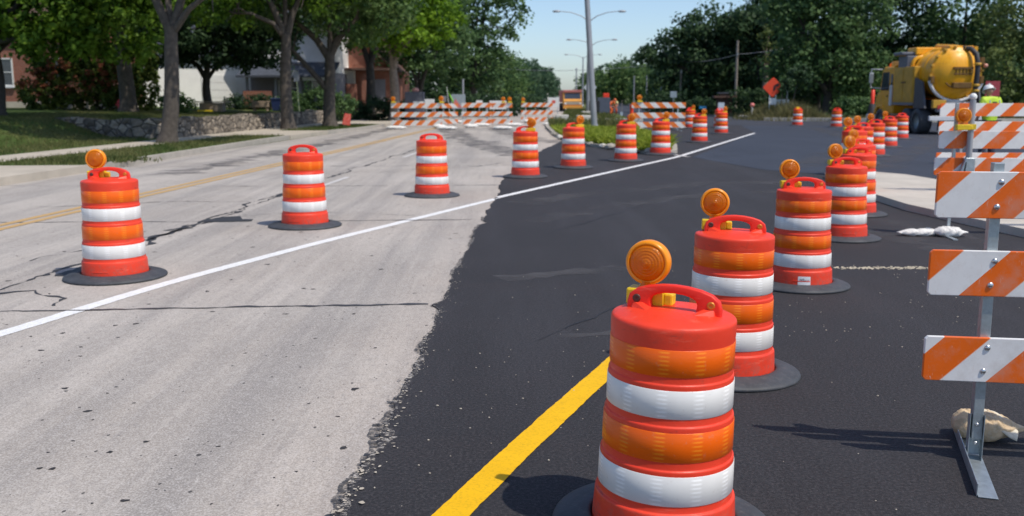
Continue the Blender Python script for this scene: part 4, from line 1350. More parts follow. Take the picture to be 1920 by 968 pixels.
def make_drum(name='traffic_drum'):
    t = thing(name, '', 'traffic drum')
    MB().lathe(PROF, 72).build('drum_body', M['drum'], t)
    for (z0, z1, ra, rb, mt) in ((.692, .796, .2386, .2397, 'sheet_orange'), (.534, .643, .2450, .2444, 'sheet_white'), (.368, .483, .2549, .2530, 'sheet_orange'), (.199, .316, .2653, .2632, 'sheet_white')):
        band(z0, z1, ra, rb, 'reflective_band', M[mt], t)
    # embossed ramps on the lid beside the handle
    for s_ in (-1, 1):
        mb = MB()
        mb.add([(s_ * .085, -.075, .896), (s_ * .165, -.030, .893), (s_ * .165, .030, .893), (s_ * .085, .030, .8985),
                (s_ * .120, -.020, .915), (s_ * .160, -.018, .915), (s_ * .160, .018, .915), (s_ * .120, .018, .915)],
               [(0, 1, 5, 4), (1, 2, 6, 5), (2, 3, 7, 6), (3, 0, 4, 7), (4, 5, 6, 7)])
        mb.build('lid_boss', M['drum'], t, .004)
    # handle: a flat arch with an opening
    out, inn = [], []
    O_ = [(-.186, .872), (-.186, .915), (-.178, .945), (-.150, .968), (-.105, .983), (-.050, .992), (0, .995), (.050, .992), (.105, .983), (.150, .968), (.178, .945), (.186, .915), (.186, .872)]
    I_ = [(-.088, .872), (-.088, .900), (-.092, .925), (-.085, .942), (-.065, .953), (-.035, .960), (0, .962), (.035, .960), (.065, .953), (.085, .942), (.092, .925), (.088, .900), (.088, .872)]
    n = len(O_)
    hw = .019
    mb = MB()
    vs = [(x, -hw, z) for x, z in O_] + [(x, -hw, z) for x, z in I_] + [(x, hw, z) for x, z in O_] + [(x, hw, z) for x, z in I_]
    fs = []
    for i in range(n - 1):
        fs += [(i, n + i, n + i + 1, i + 1), (2 * n + i, 2 * n + i + 1, 3 * n + i + 1, 3 * n + i), (i, i + 1, 2 * n + i + 1, 2 * n + i), (n + i, 3 * n + i, 3 * n + i + 1, n + i + 1)]
    fs += [(0, 2 * n, 3 * n, n), (n - 1, 2 * n - 1, 4 * n - 1, 3 * n - 1)]
    mb.add(vs, fs, 0, True)
    hd = mb.build('handle', M['handle'], t, .009, 3)
    for s_, mt in ((-1, 'bolt_dark'), (1, 'bolt_brass')):
        mb = MB()
        mb.lathe([(.0001, -hw - .0005), (.0105, -hw - .004), (.016, -hw - .0022), (.0165, -hw + .003)], 18, 'Y', (s_ * .146, 0, .930))
        mb.build('bolt', M[mt], hd)
    # weight ring made of a tyre sidewall
    MB().lathe([(.288, .012), (.292, .052), (.305, .057), (.335, .053), (.380, .042), (.420, .030), (.441, .020), (.446, .009), (.440, .001), (.30, .001)], 72).build('base_ring', M['rubber'], t)
    # moulded catch at the foot of the skirt
    mb = MB()
    for (a, z, wz, wa) in ((-98, .085, .012, 30), (-114, .060, .055, 3), (-83, .055, .045, 3)):
        for k in range(max(1, int(wa / 5))):
            aa = R(a - wa / 2 + 5 * k + 2.5)
            mb.box((.2795 * math.cos(aa), .2795 * math.sin(aa), z), (.010, .026 if wa > 5 else .010, wz), aa)
    mb.build('catch', M['drum'], t, .002)
    return t
proto = make_drum()
warning_light(proto, (-.128, .064, .925))
D_ROW = 'drums in the right-hand row along the new asphalt'
L_ROW = 'drums in the taper across the old concrete road'
G1 = 'traffic drums'
drums = [
 # x, y, rz, light, label
 (.568, 3.415, -24, 1, 'nearest and largest orange traffic drum, standing at the end of the yellow line', 1.5),
 (1.272, 5.48, -12, 1, 'second drum of the right-hand row, directly behind the nearest one', .8),
 (2.48, 8.13, -6, 1, 'drum in the right-hand row with a white paper sticker on its skirt', .0),
 (3.80, 10.92, 4, 1, 'fourth drum of the right-hand row, behind the one with the white sticker', .0),
 (4.75, 13.19, 6, 1, 'fifth drum of the right-hand row, just before the tip of the concrete island', .0),
 (5.70, 15.75, 10, 1, 'sixth drum of the right-hand row, beside the pale concrete island', .0),
 (7.05, 19.9, 0, 1, 'seventh drum of the right-hand row, at the nose of the concrete island', .0),
 (8.45, 23.3, 8, 1, 'eighth drum of the right-hand row, first beyond the concrete island', .0),
 (9.95, 26.5, -4, 1, 'ninth drum of the right-hand row, left of the yellow truck wheel', .0),
 (12.15, 31.2, 5, 1, 'tenth drum of the right-hand row, last one with an amber light', .0),
 (14.95, 37.2, 12, 0, 'rearmost drum of the right-hand row, without a light, next to the truck tyre', .0),
 (-3.60, 8.58, 3, 1, 'left-most orange drum with an amber light, beside the white edge line on old concrete', .0),
 (-2.62, 12.07, -8, 0, 'drum without a light on old concrete, second from the left', .0),
 (-1.32, 15.82, 2, 0, 'drum without a light on old concrete, third from the left, above the white line', .0),
 (.27, 19.47, 172, 1, 'drum at the edge where old concrete meets new asphalt, amber light at its right', .0),
 (1.40, 22.0, 205, 1, 'drum just left of the leaning lamp pole, in front of the planted median', .0),
 (2.88, 24.41, 176, 1, 'drum just right of the leaning lamp pole, in front of the planted median', .0),
 (4.18, 27.15, 184, 1, 'drum at the tip of the median where the short white line meets the long one', .0),
 (6.70, 34.57, 178, 1, 'drum right of the median on dark asphalt, in front of two smaller ones', .0),
 (9.22, 42.65, 186, 1, 'drum at the far end of the long white line, amber light at its right', .0),
 (9.25, 50.3, 178, 1, 'small far drum behind the one right of the median, amber light on it', .0),
 (9.9, 53.8, 10, 0, 'small far drum, left-most of the cluster right of the middle barricade', .0),
 (10.95, 51.2, 20, 0, 'small far drum half hidden behind the one at the far end of the white line', .0),
 (16.07, 54.57, 0, 0, 'lone far drum on the asphalt below the orange diamond sign', .0),
 (17.3, 51.68, 0, 0, 'lone far drum left of the yellow truck, without a light', .0),
]
first = True
made = []
for (x, y, rz, lit, lb, ry) in drums:
    o = proto if first else copy_tree(proto, None, () if lit else ('warning_light',))
    first = False
    place(o, (x, y, .004 if y > 20 else 0.0012), R(rz), lb, 'traffic drum', G1, R(ry))
    o.scale = ((.935 if x > .5 and y < 18 else 1.0 if x > .36 * y else 1.03 if y > 10 else 1.0),) * 3
    if x < 0:
        o.location.z = -.0105
    made.append(o)
# flat yellow top lamp on the lone far drum
wl = MB().box((-.02, 0, .93), (.2, .1, .16)).build('warning_light', M['battery'], made[23], .02)
# sticker with two lines of small print
st = made[2]
mb = MB()
aa0, aa1 = R(-104), R(-82)
vs = []
for k in range(9):
    a = aa0 + (aa1 - aa0) * k / 8
    vs += [(.2868 * math.cos(a), .2868 * math.sin(a), .040), (.2812 * math.cos(a), .2812 * math.sin(a), .128)]
stk = MB().add(vs, [(2 * i, 2 * i + 2, 2 * i + 3, 2 * i + 1) for i in range(8)], 0, True).build('sticker', M['sticker'], st)
mb = MB()
r3 = random.Random(5)
for row, (zz, a0, a1) in enumerate(((.106, -101, -93), (.098, -101, -84.5), (.0925, -101, -90))):
    a = a0
    while a < a1:
        wa = r3.uniform(.35, 1.0)
        t = R(a + wa / 2)
        rr = .2874 - (zz - .04) * .0636
        mb.box((rr * math.cos(t), rr * math.sin(t), zz), (.0008, rr * R(wa) * .8, .0045 if row else .006), t)
        a += wa + (.15 if r3.random() < .8 else .7)
mb.build('print', M['ink'], stk)
# the small figure 3 on the case of the nearest light
def text(s, size, mat, parent, loc, rot, ext=.0008, name='lettering', align='CENTER'):
    cu = bpy.data.curves.new(name, 'FONT')
    cu.body = s
    cu.size = size
    cu.extrude = ext
    cu.align_x = align
    cu.align_y = 'CENTER'
    cu.materials.append(mat)
    tmp = bpy.data.objects.new(name, cu)
    COL.objects.link(tmp)
    dg = bpy.context.evaluated_depsgraph_get()
    me = bpy.data.meshes.new_from_object(tmp.evaluated_get(dg))
    bpy.data.objects.remove(tmp)
    o = bpy.data.objects.new(name, me)
    COL.objects.link(o)
    o.parent = parent
    o.location = loc
    o.rotation_euler = rot
    return o
case0 = [c for c in made[0].children if c.name.startswith('warning_light')][0]
text('3', .022, M['black'], case0, (-.045, -.0435, -.012), (R(90), 0, 0))

# ------------------------------------------------------------------ barricades
def rails(parent, x0s, wd, tops, ht, y, stripe, th=.022, corner=.012):
    out = []
    for x0_, zt, st_ in zip(x0s, tops, stripe):
        mb = MB()
        c = corner
        poly = [(c, 0), (wd - c, 0), (wd, c), (wd, ht - c), (wd - c, ht), (c, ht), (0, ht - c), (0, c)]
        mb.prism_axis(poly, -th / 2, th / 2, 'Y')
        r_ = mb.build('rail', st_, parent, .003)
        r_.location = (x0_, y, zt - ht)
        out.append(r_)
    return out
# nearest barricade (runs out of the picture on the right)
P1 = .378
sA = stripe_mat('orange_white_stripes', P1, -.252)
sB = stripe_mat('orange_white_stripes_low', P1, -.118)
b1 = thing('barricade', 'nearest barricade, three orange and white rails on a galvanised post', 'barricade', (2.022, 4.10, 0), R(-8.5), 'barricades')
rl = rails(b1, (-.205, -.212, -.208), 2.2, (1.288, .950, .568), .198, -.034, (sA, sA, sB))
def square_post(parent, x, y, z0, z1, wd=.044, holes=True, lean=0):
    mb = MB()
    mb.box((x, y, (z0 + z1) / 2), (wd, wd, z1 - z0))
    p = mb.build('post', M['galv'], parent, .003)
    if holes:
        hb = MB()
        z = z0 + .06
        while z < z1 - .02:
            hb.lathe([(.0001, 0), (.006, 0)], 10, 'Y', (x, y - wd / 2 - .0008, z))
            z += .05
        hb.build('punched_holes', M['bolt_dark'], p)
    return p
square_post(b1, .045, 0, .10, 1.325, .044, False)
square_post(b1, 1.75, 0, .10, 1.325, .044, False)
for r_, zz in zip(rl, (1.288, .950, .568)):
    for xx in (.045, 1.75):
        for dz in (-.045, -.150):
            mb = MB()
            mb.lathe([(.0001, -.0072), (.006, -.0068), (.0115, -.004), (.0135, 0), (.0135, .002)], 20, 'Y', (xx - r_.location.x + (.006 if dz > -.1 else -.004), -.0115, .2 + dz))
            mb.build('bolt', M['steel_bolt'], r_)
def angle_foot(parent, x, y0, y1, wd=.075, rz=0):
    x_at = x
    x = 0
    mb = MB()
    L = y1 - y0
    mb.box((x, (y0 + y1) / 2, .0045), (wd, L, .005))
    mb.box((x - wd / 2 - .0026, (y0 + y1) / 2, .028), (.005, L - .03, .055))
    f = mb.build('foot', M['galv'], parent, .0015)
    mb = MB()
    for s_ in (-1, 1):
        mb.add([(x + s_ * .027, -.035, .008), (x + s_ * .027, .035, .008), (x + s_ * .027, .035, .20), (x + s_ * .027, -.035, .22),
                (x + s_ * .0305, -.035, .008), (x + s_ * .0305, .035, .008), (x + s_ * .0305, .035, .20), (x + s_ * .0305, -.035, .22)],
               [(0, 1, 2, 3), (7, 6, 5, 4), (0, 4, 5, 1), (1, 5, 6, 2), (2, 6, 7, 3), (3, 7, 4, 0)])
    mb.box((x, .0375, .10), (.058, .003, .18))
    br = mb.build('post_bracket', M['galv'], f, .001)
    for zz in (.17, .085):
        MB().lathe([(.0001, -.032), (.0075, -.030), (.009, -.0225)], 12, 'Y', (x, 0, zz)).build('bolt', M['steel_bolt'], f)
    if rz:
        for o_ in (f,):
            o_.location = (x_at, 0, 0)
            o_.rotation_euler = (0, 0, R(rz))
    return f
angle_foot(b1, .045, -.46, .40, .075, -10)
angle_foot(b1, 1.75, -.46, .40, .075, -10)

def sandbag_mesh(seed, prof, Ht=.13, mat='bag_white', crease=(), flat=.42):
    """filled cloth bag: prof = (x, half width, half height) along its length; sewn ends, folds and creases"""
    r2 = np.random.default_rng(seed)
    nu, nv = 72, 44
    px_ = [p_[0] for p_ in prof]
    xs_ = np.linspace(px_[0], px_[-1], nu)
    w_ = np.interp(xs_, px_, [p_[1] for p_ in prof])
    h_ = np.interp(xs_, px_, [p_[2] for p_ in prof])
    ker = np.ones(5) / 5
    w_[3:-3] = np.convolve(w_, ker, 'same')[3:-3]
    h_[3:-3] = np.convolve(h_, ker, 'same')[3:-3]
    ph = r2.uniform(0, 6, 8)
    L = px_[-1] - px_[0]
    vs = []
    for i in range(nu):
        x = xs_[i]
        e = min(i, nu - 1 - i) / 10.
        for k in range(nv):
            t = 2 * math.pi * k / nv
            cy_, cz_ = math.cos(t), math.sin(t)
            y = math.copysign(abs(cy_) ** .75, cy_) * w_[i]
            z = math.copysign(abs(cz_) ** .85, cz_) * h_[i]
            for (c0, cw_, dp, sl) in crease:
                g = math.exp(-((x - c0 - sl * y) / cw_) ** 2)
                z *= 1 - dp * g
                y *= 1 - dp * .18 * g
            wr = .09 * math.sin(30 * x / L + 26 * y / L + ph[0]) * math.sin(16 * y / L + ph[1]) + .05 * math.sin(70 * x / L + ph[2]) * math.sin(38 * y / L + ph[3])
            # gathers fanning out of the sewn ends
            wr += .16 * math.sin(7 * t + ph[4]) * max(0, 1 - e / 1.4)
            z += wr * h_[i] * (1 if z > 0 else .25)
            y += .04 * w_[i] * math.sin(5 * t + 20 * x / L + ph[5])
            vs.append((x, y, max(z, -flat * Ht) + flat * Ht + .001))
    fs = [(i * nv + k, i * nv + (k + 1) % nv, (i + 1) * nv + (k + 1) % nv, (i + 1) * nv + k) for i in range(nu - 1) for k in range(nv)]
    fs += [tuple(range(nv - 1, -1, -1)), tuple((nu - 1) * nv + k for k in range(nv))]
    me = bpy.data.meshes.new('sandbag')
    me.from_pydata(vs, [], fs)
    for p in me.polygons:
        p.use_smooth = True
    me.materials.append(M[mat])
    return me
BAG_FAT = [(-.21, .05, .012), (-.19, .09, .03), (-.13, .125, .065), (0, .14, .08), (.12, .12, .066), (.17, .07, .03), (.20, .045, .016), (.24, .075, .012)]
BAG_LONG = [(-.36, .07, .010), (-.32, .045, .018), (-.27, .07, .04), (-.15, .10, .058), (.05, .105, .060), (.2, .095, .05), (.26, .07, .02), (.29, .09, .010)]
BAG_TAN = [(-.135, .035, .020), (-.125, .06, .038), (-.10, .085, .060), (-.03, .098, .074), (.05, .090, .066), (.11, .062, .036), (.15, .035, .016), (.185, .012, .006)]
BAG_FAR = [(-.50, .10, .015), (-.44, .16, .05), (-.3, .23, .085), (.0, .25, .095), (.3, .22, .08), (.42, .14, .04), (.52, .17, .015)]
BAG_LUMP = [(-.40, .08, .015), (-.33, .16, .07), (-.2, .22, .12), (.0, .22, .10), (.2, .18, .09), (.32, .10, .03), (.42, .14, .015)]
def sandbag(label, x, y, rz, me, group=None, sc=1.0, z=.0):
    o = bpy.data.objects.new('sandbag', me)
    COL.objects.link(o)
    o.location = (x, y, z)
    o.rotation_euler = (0, 0, R(rz))
    o.scale = (sc,) * 3
    return tag(o, label, 'sandbag', group)
tan = sandbag_mesh(4, BAG_TAN, .15, 'bag_tan', ((-.045, .022, .22, .25), (.06, .03, .12, -.3)))
o = sandbag('tan canvas sandbag slumped behind the foot of the nearest barricade', 2.235, 4.36, -16, tan)
fl = MB()
g_ = 16
vs = []
for i in range(g_ + 1):
    for j in range(g_ + 1):
        u, v = i / g_, j / g_
        xx = -.055 + .185 * u + .01 * math.sin(5 * v)
        yy = -.070 + .125 * v
        top = .136 - .10 * max(0, u - .35) ** 1.5 - .055 * (1 - v) ** 2.2 - .012 * max(0, .15 - u) * 20
        vs.append((xx, yy - .02 * u, top + .004 * math.sin(13 * u + 6 * v) + .003 * math.sin(23 * v)))
fl.add(vs, [(i * (g_ + 1) + j, (i + 1) * (g_ + 1) + j, (i + 1) * (g_ + 1) + j + 1, i * (g_ + 1) + j + 1) for i in range(g_) for j in range(g_)], 0, True)
f_ = fl.build('flap', simple('pale_canvas', (.74, .66, .52), .85, var=.16, scale=14, bump=.5, dirt=((.55, .43, .28), .5)), o)
s_ = f_.modifiers.new('thick', 'SOLIDIFY')
s_.thickness = .005

# second barricade, behind it
b2 = thing('barricade', 'barricade with an amber light on a ball-topped pole, right behind the nearest one', 'barricade', (5.0, 11.22, 0), R(-6), 'barricades')
sC = stripe_mat('orange_white_stripes_two', .42, -.36)
sD = stripe_mat('orange_white_stripes_three', .42, -.05)
r2_ = rails(b2, (-.055, -.085), 2.4, (1.213, .905), .202, -.035, (sC, sD))
square_post(b2, .135, 0, .02, 1.53, .036, False)
square_post(b2, 2.0, 0, .02, 1.40, .036, False)
MB().box((.06, 0, .008), (.05, 1.0, .012)).build('foot', M['galv'], b2)
MB().box((2.0, 0, .008), (.05, 1.0, .012)).build('foot', M['galv'], b2)
MB().tube([(.275, -.085, .70), (.275, -.085, 1.565)], .034, 20).build('pole', M['alu_pole'], b2)
MB().sphere((.275, -.085, 1.600), .041, 20, 12).build('ball_cap', M['white_paint'], b2)
mb = MB()
mb.add([(.155, -.055, .66), (.345, -.055, .66), (.34, -.055, .91), (.235, -.055, .91), (.155, -.125, .66), (.345, -.125, .66), (.34, -.125, .91), (.235, -.125, .91)],
       [(0, 1, 2, 3), (7, 6, 5, 4), (0, 4, 5, 1), (1, 5, 6, 2), (2, 6, 7, 3), (3, 7, 4, 0)])
cl = mb.build('pole_clamp', M['galv'], b2, .012, 3)
MB().add([(.215, -.1265, .74), (.235, -.1265, .74), (.245, -.1265, .86), (.232, -.1265, .86)], [(0, 1, 2, 3)]).build('slot', M['black'], cl)
lt = warning_light(b2, (.165, -.135, 1.258), 0, .97)
MB().box((.268, -.123, 1.262), (.10, .012, .062)).build('light_bracket', M['battery'], b2, .003)
sandbag_w = sandbag_mesh(9, BAG_FAT, .16, 'bag_white', ((.02, .03, .12, .3),))
sandbag('fat white sandbag lying on the foot of the second barricade', 5.08, 11.05, -12, sandbag_w, None, .8)
sandbag_l = sandbag_mesh(12, BAG_LONG, .12, 'bag_white', ((-.06, .04, .25, .4), (.12, .03, .15, -.3)))
sandbag('long flattened white sandbag lying left of the fat one', 4.78, 11.12, 4, sandbag_l, None, .75)
# third barricade, farther behind
b3 = thing('barricade', 'rearmost of the three right-edge barricades, its rails seen above the others', 'barricade', (6.85, 15.5, 0), R(-3), 'barricades')
sE = stripe_mat('orange_white_stripes_four', .42, -.33)
rails(b3, (-.03, -.03, -.04), 2.6, (1.502, 1.215, .72), .205, -.03, (sE, sE, sE))
for x_ in (.35, 2.2):
    square_post(b3, x_, 0, .02, 1.52, .04, False)
    MB().box((x_, 0, .008), (.05, 1.1, .012)).build('foot', M['galv'], b3)

# far type-three barricades
def barricade(label, x, y, rz, wd, h, direction, lights=(), per=.62, rail=.26, feet=True, group='barricades'):
    t = thing('barricade', label, 'barricade', (x, y, 0), R(rz), group)
    st_ = stripe_mat('orange_white_stripes_far', per, random.uniform(0, .5), direction, (.85, .19, .02), (.80, .78, .75))
    rails(t, (-wd / 2,) * 3, wd, (h, h - .48, h - .92), rail, -.04, (st_, st_, st_), .03)
    for sx in (-.36, .36):
        MB().box((sx * wd, 0, h / 2), (.06, .05, h - .02)).build('post', M['galv'], t)
        MB().box((sx * wd, 0, .02), (.07, 1.5, .04)).build('foot', M['galv'], t)
        MB().tube([(sx * wd + .0, .60, .03), (sx * wd + .0, .03, .55)], .02, 6).build('brace', M['galv'], t)
    for lx, big in lights:
        warning_light(t, (lx, -.06, h + .055), 0, big)
    return t
barricade('middle barricade right of the median with an amber and yellow light on its left end', 7.0, 46.4, 5, 2.62, 1.34, -1, ((-.95, 1.35),))
barricade('left-most far barricade across the old concrete road, with lights at both ends', -5.15, 52.4, -2, 2.75, 1.27, 1, ((-1.25, 1.3), (1.35, 1.4)))
barricade('far barricade with reversed stripes, right of the left-most one and behind it', -3.95, 57., 8, 1.55, 1.22, -1)
barricade('far barricade in the middle of the old concrete road, nearer of an overlapping pair', -2.0, 54.8, -2, 1.7, 1.27, 1)
barricade('far barricade with two lights, overlapped by the one in the middle of the old road', -.85, 56.3, -4, 1.75, 1.25, 1, ((.35, 1.3), (.72, 1.3)))
barricade('far barricade nearest the median on the old concrete road, light on its left end', 1.62, 63, -3, 2.05, 1.22, 1, ((-.9, 1.3),), .5)
bag_far = [sandbag_mesh(21, BAG_FAR, .18, 'bag_white', ((0, .1, .15, .2),)), sandbag_mesh(22, BAG_LUMP, .22, 'bag_white', ((.05, .06, .3, .3),))]
BAGS = [(-5.85, 48.9, 5, 0, 'white sandbag below the left end of the left-most far barricade'),
        (-3.75, 50.6, 50, 1, 'white sandbag propped at the right foot of the left-most far barricade'),
        (-3.25, 48.3, -4, 0, 'long white sandbag lying nearest on the road, in front of the left far barricade'),
        (-3.5, 60.5, 0, 0, 'small white sandbag seen through the gap between the two left far barricades'),
        (-2.15, 51.2, 30, 1, 'lumpy white sandbag with a dark shadow, alone on the road below the barricade gap'),
        (-1.7, 54.0, 0, 0, 'white sandbag under the barricade in the middle of the old road'),
        (-.45, 48.6, 3, 0, 'large white sandbag on the road left of the drum at the concrete edge'),
        (.1, 54.4, 8, 0, 'white sandbag below the right end of the middle road barricades'),
        (1.0, 61.2, 80, 1, 'white sandbag at the left foot of the barricade nearest the median'),
        (2.2, 55.4, 4, 0, 'white sandbag on the road right beside the median kerb'),
        (8.3, 49.2, -6, 0, 'white sandbag at the right foot of the middle barricade'),
        (6.0, 47.3, -6, 1, 'small white sandbag at the left foot of the middle barricade')]
for (x, y, rz, k, lb) in BAGS:
    sandbag(lb, x, y, rz, bag_far[k], 'white sandbags on the roads')

# tubular orange post and small red marker by the median
t = thing('tubular_marker', 'plain orange tubular marker post between the crouching workers and the middle barricade', 'marker post', (7.95, 64.5, 0))
MB().lathe([(.20, 0), (.20, .05), (.12, .06), (.115, 1.0), (.13, 1.02), (.13, 1.06), (.06, 1.08), (.0001, 1.1)], 24).build('tube', M['drum'], t)
t = thing('marker_stake', 'small red marker on a thin white stake between the two median drums', 'marker', (4.62, 38.2, .1))
MB().cyl((0, 0, 0), (0, 0, .5), .018, 8).build('stake', M['white_paint'], t)
MB().lathe([(.0001, .40), (.02, .42), (.095, .72), (.06, .78), (.0001, .80)], 16).build('marker_head', M['drum'], t)
t = thing('marker_post', 'short white post with pink top on the grass at the far kerb', 'marker post', (18.3, 74.0, .15))
MB().cyl((0, 0, 0), (0, 0, .72), .07, 12).build('post', M['white_paint'], t)
MB().lathe([(.0001, .72), (.15, .73), (.17, .85), (.12, .98), (.0001, 1.0)], 16).build('cap', simple('pink_cap', (.75, .22, .20), .6), t)

# ------------------------------------------------------------------ street lamps and poles
def street_lamp(label, x, y, h, span, lean=0, rise=.55, base=.16, rz=0):
    t = thing('street_lamp', label, 'street lamp', (x, y, .1), rz, 'street lamps in the median')
    top = Vector((-lean * h, 0, h))
    MB().tube([(0, 0, 0), top * .5, top], [base, base * .82, base * .62], 18).build('pole', M['alu_pole'], t)
    MB().lathe([(base * 1.7, 0), (base * 1.7, .06), (base * 1.15, .1), (base * 1.1, .25)], 18).build('base_plate', M['alu_pole'], t)
    for s_ in (-1, 1):
        p = [top + Vector((0, 0, -.25)), top + Vector((s_ * span * .25, 0, rise * .35)), top + Vector((s_ * span * .6, 0, rise * .85)), top + Vector((s_ * span * .95, 0, rise))]
        MB().tube(p, [.045, .04, .035, .03], 8).build('arm', M['alu_pole'], t)
        mb = MB()
        e = top + Vector((s_ * (span + .22), 0, rise + .0))
        mb.sphere(e, .5, 16, 8, 0, (.72, .32, .20))
        mb.box(e + Vector((0, 0, -.06)), (.5, .24, .06))
        mb.build('lamp_head', M['alu_pole'], t)
    return t
street_lamp('thick grey lamp pole leaning left, nearest in the planted median', 3.86, 45.3, 10.6, 2.6, .072, .55, .15)
street_lamp('twin-arm street lamp just behind the leaning pole, with the largest lamp heads', 6.65, 85., 8.15, 2.6, 0, .62, .19)
street_lamp('second twin-arm street lamp up the median, its heads half as high in the sky', 9.75, 120., 7.95, 2.55, 0, .45, .15)
street_lamp('third twin-arm street lamp up the median, smallest pair of heads', 11.9, 164., 8.1, 2.6, 0, .4, .15)
t = thing('lamp_post', 'thin far grey pole above the oncoming truck', 'pole', (12.2, 185, 0))
MB().tube([(0, 0, 0), (0, 0, 6.7)], [.16, .11], 10).build('pole', M['alu_pole'], t)
MB().lathe([(.2, 6.7), (.22, 6.8), (.1, 7.0), (.0001, 7.0)], 10).build('cap', M['alu_pole'], t)
wood = simple('weathered_wood', (.28, .25, .22), .9, var=.25, scale=5)
def utility_pole(label, x, y, h, r=.15):
    t = thing('utility_pole', label, 'utility pole', (x, y, 0))
    MB().tube([(0, 0, 0), (0, 0, h)], [r, r * .75], 12).build('pole', wood, t)
    MB().box((0, -.12, h - 1.25), (.10, .12, .30)).build('wire_bracket', M['galv'], t)
    return t
utility_pole('pale wooden utility pole standing on the grass in front of the right tree line', 20.9, 91., 6.75)
utility_pole('thin grey utility pole against the dark oak, left end of the near wire', 17.3, 100., 5.4, .11)
for i, (px_, y_, h_, lb) in enumerate(((18.4, 147, 4.6, 'thin far pole furthest left of the three behind the middle barricade'), (19.9, 144, 4.6, 'thin far pole in the middle of the three behind the middle barricade'), (21.6, 141, 4.8, 'thin far pole furthest right of the three behind the middle barricade'))):
    t = thing('far_pole', lb, 'pole', (px_, y_, 0), 0, 'thin poles along the right carriageway')
    MB().tube([(0, 0, 0), (0, 0, h_)], [.11, .09], 8).build('pole', M['alu_pole'], t)
    MB().box((0, -.02, h_ + .06), (.3, .2, .12)).build('cap', M['alu_pole'], t)
wires = simple('wire', (.30, .32, .34), .6)
def wire(label, a, b, sag, r=.02):
    pts = []
    for i in range(17):
        t = i / 16
        p = Vector(a).lerp(Vector(b), t)
        p.z -= sag * 4 * t * (1 - t)
        pts.append(p)
    return tag(MB().tube(pts, r, 5).build('overhead_wire', wires), label, 'wire')
wire('overhead wire from the wooden pole to the thin pole by the oak', (20.9, 90.9, 5.5), (17.3, 99.9, 5.15), .25, .025)
wire('overhead wire from the thin pole by the oak across the road to the left trees', (17.3, 99.9, 5.15), (-1.2, 116, 4.9), .5, .022)
wire('overhead wire from the wooden pole into the trees at its right', (20.9, 90.9, 5.5), (30, 88, 7.5), .4, .022)

# ------------------------------------------------------------------ signs
def sign(name, label, loc, rz, panel, post_h, mat, th=.02, posts=(0,), pmat='galv', cat='sign'):
    t = thing(name, label, cat, loc, rz)
    for px_ in posts:
        MB().box((px_, .03, post_h / 2), (.06, .05, post_h)).build('post', M[pmat], t)
    MB().prism_axis(panel, -th / 2, th / 2, 'Y').build('panel', mat, t)
    return t
def diamond(r_, zc, c=.05):
    return [(-c, zc - r_ + c), (c, zc - r_ + c), (r_ - c, zc - c), (r_ - c, zc + c), (c, zc + r_ - c), (-c, zc + r_ - c), (-r_ + c, zc + c), (-r_ + c, zc - c)]
def rect(wd, z0, z1, x=0):
    return [(x - wd / 2, z0), (x + wd / 2, z0), (x + wd / 2, z1), (x - wd / 2, z1)]
org = simple('orange_sign_face', (.86, .075, .02), .45, var=.08)
t = sign('diamond_sign', 'orange diamond road work sign in front of the mid green tree, partly leafed over', (18.75, 70, 0), R(-6), diamond(.74, 2.28), 1.9, org, .02, (-.22, .22))
mb = MB()
mb.prism_axis([(.0, 2.05), (.14, 2.05), (.14, 2.28), (.30, 2.42), (.20, 2.52), (.0, 2.34)], -.0135, -.0115, 'Y')
mb.prism_axis([(.10, 2.45), (.36, 2.30), (.40, 2.60)], -.0135, -.0117, 'Y')
mb.build('symbol', M['black'], t)
MB().prism_axis(rect(.5, 1.05, 1.52), -.010, .010, 'Y').build('plate', M['white_paint'], t)
c, r_ = lobes_clumps([(.55, -.25, 2.35, .40, .15, .40)], .16, .8, 301)
tag(None or t, None)
ob = shrub('overhanging_branch', 'dark leafy branch hanging in front of the right half of the orange diamond sign', (19.15, 69.6, 0), [(.16, 0, 2.25, .30, .15, .16), (.62, .2, 2.55, .5, .4, .4), (1.5, .8, 3.2, .9, .8, .7)], 'leaf_dark', 302, .16, .22, 1.2, 18, 'branch')
tag(sign('back_of_sign', 'pale grey sign board seen from behind, right of the orange diamond sign', (19.9, 71.5, 0), R(-4), rect(.95, .75, 1.42), 2.05, M['galv'], .02, (.30,)), None)
tag(sign('back_of_diamond_sign', 'pale diamond sign seen from behind, beside the leaning lamp pole', (7.05, 88, .1), R(3), diamond(.62, 2.35), 2.0, simple('sign_back', (.60, .63, .66), .5, metal=.2), .02), None)
tag(sign('red_sign', 'square dull red sign behind the worker with the white hard hat', (14.1, 28.6, 0), R(-8), rect(.40, 1.62, 2.06), 2.0, simple('red_sign_face', (.42, .06, .07), .6), .015), None)
tag(sign('blue_sign', 'small light blue sign left of the brick kiosk', (16.3, 83, 0), 0, rect(.62, .62, .82), .7, simple('blue_sign_face', (.06, .35, .62), .5), .02), None)
tag(sign('grey_sign', 'small grey sign on a pole left of the brick kiosk, in front of the oak', (14.6, 88, 0), 0, rect(.6, 1.55, 2.1), 2.0, M['galv'], .02), None)
tag(sign('small_white_sign', 'small bluish white sign in front of the brick kiosk', (17.0, 79, 0), 0, rect(.5, .55, 1.15), 1.0, simple('bluish_white', (.55, .62, .72), .5), .02), None)
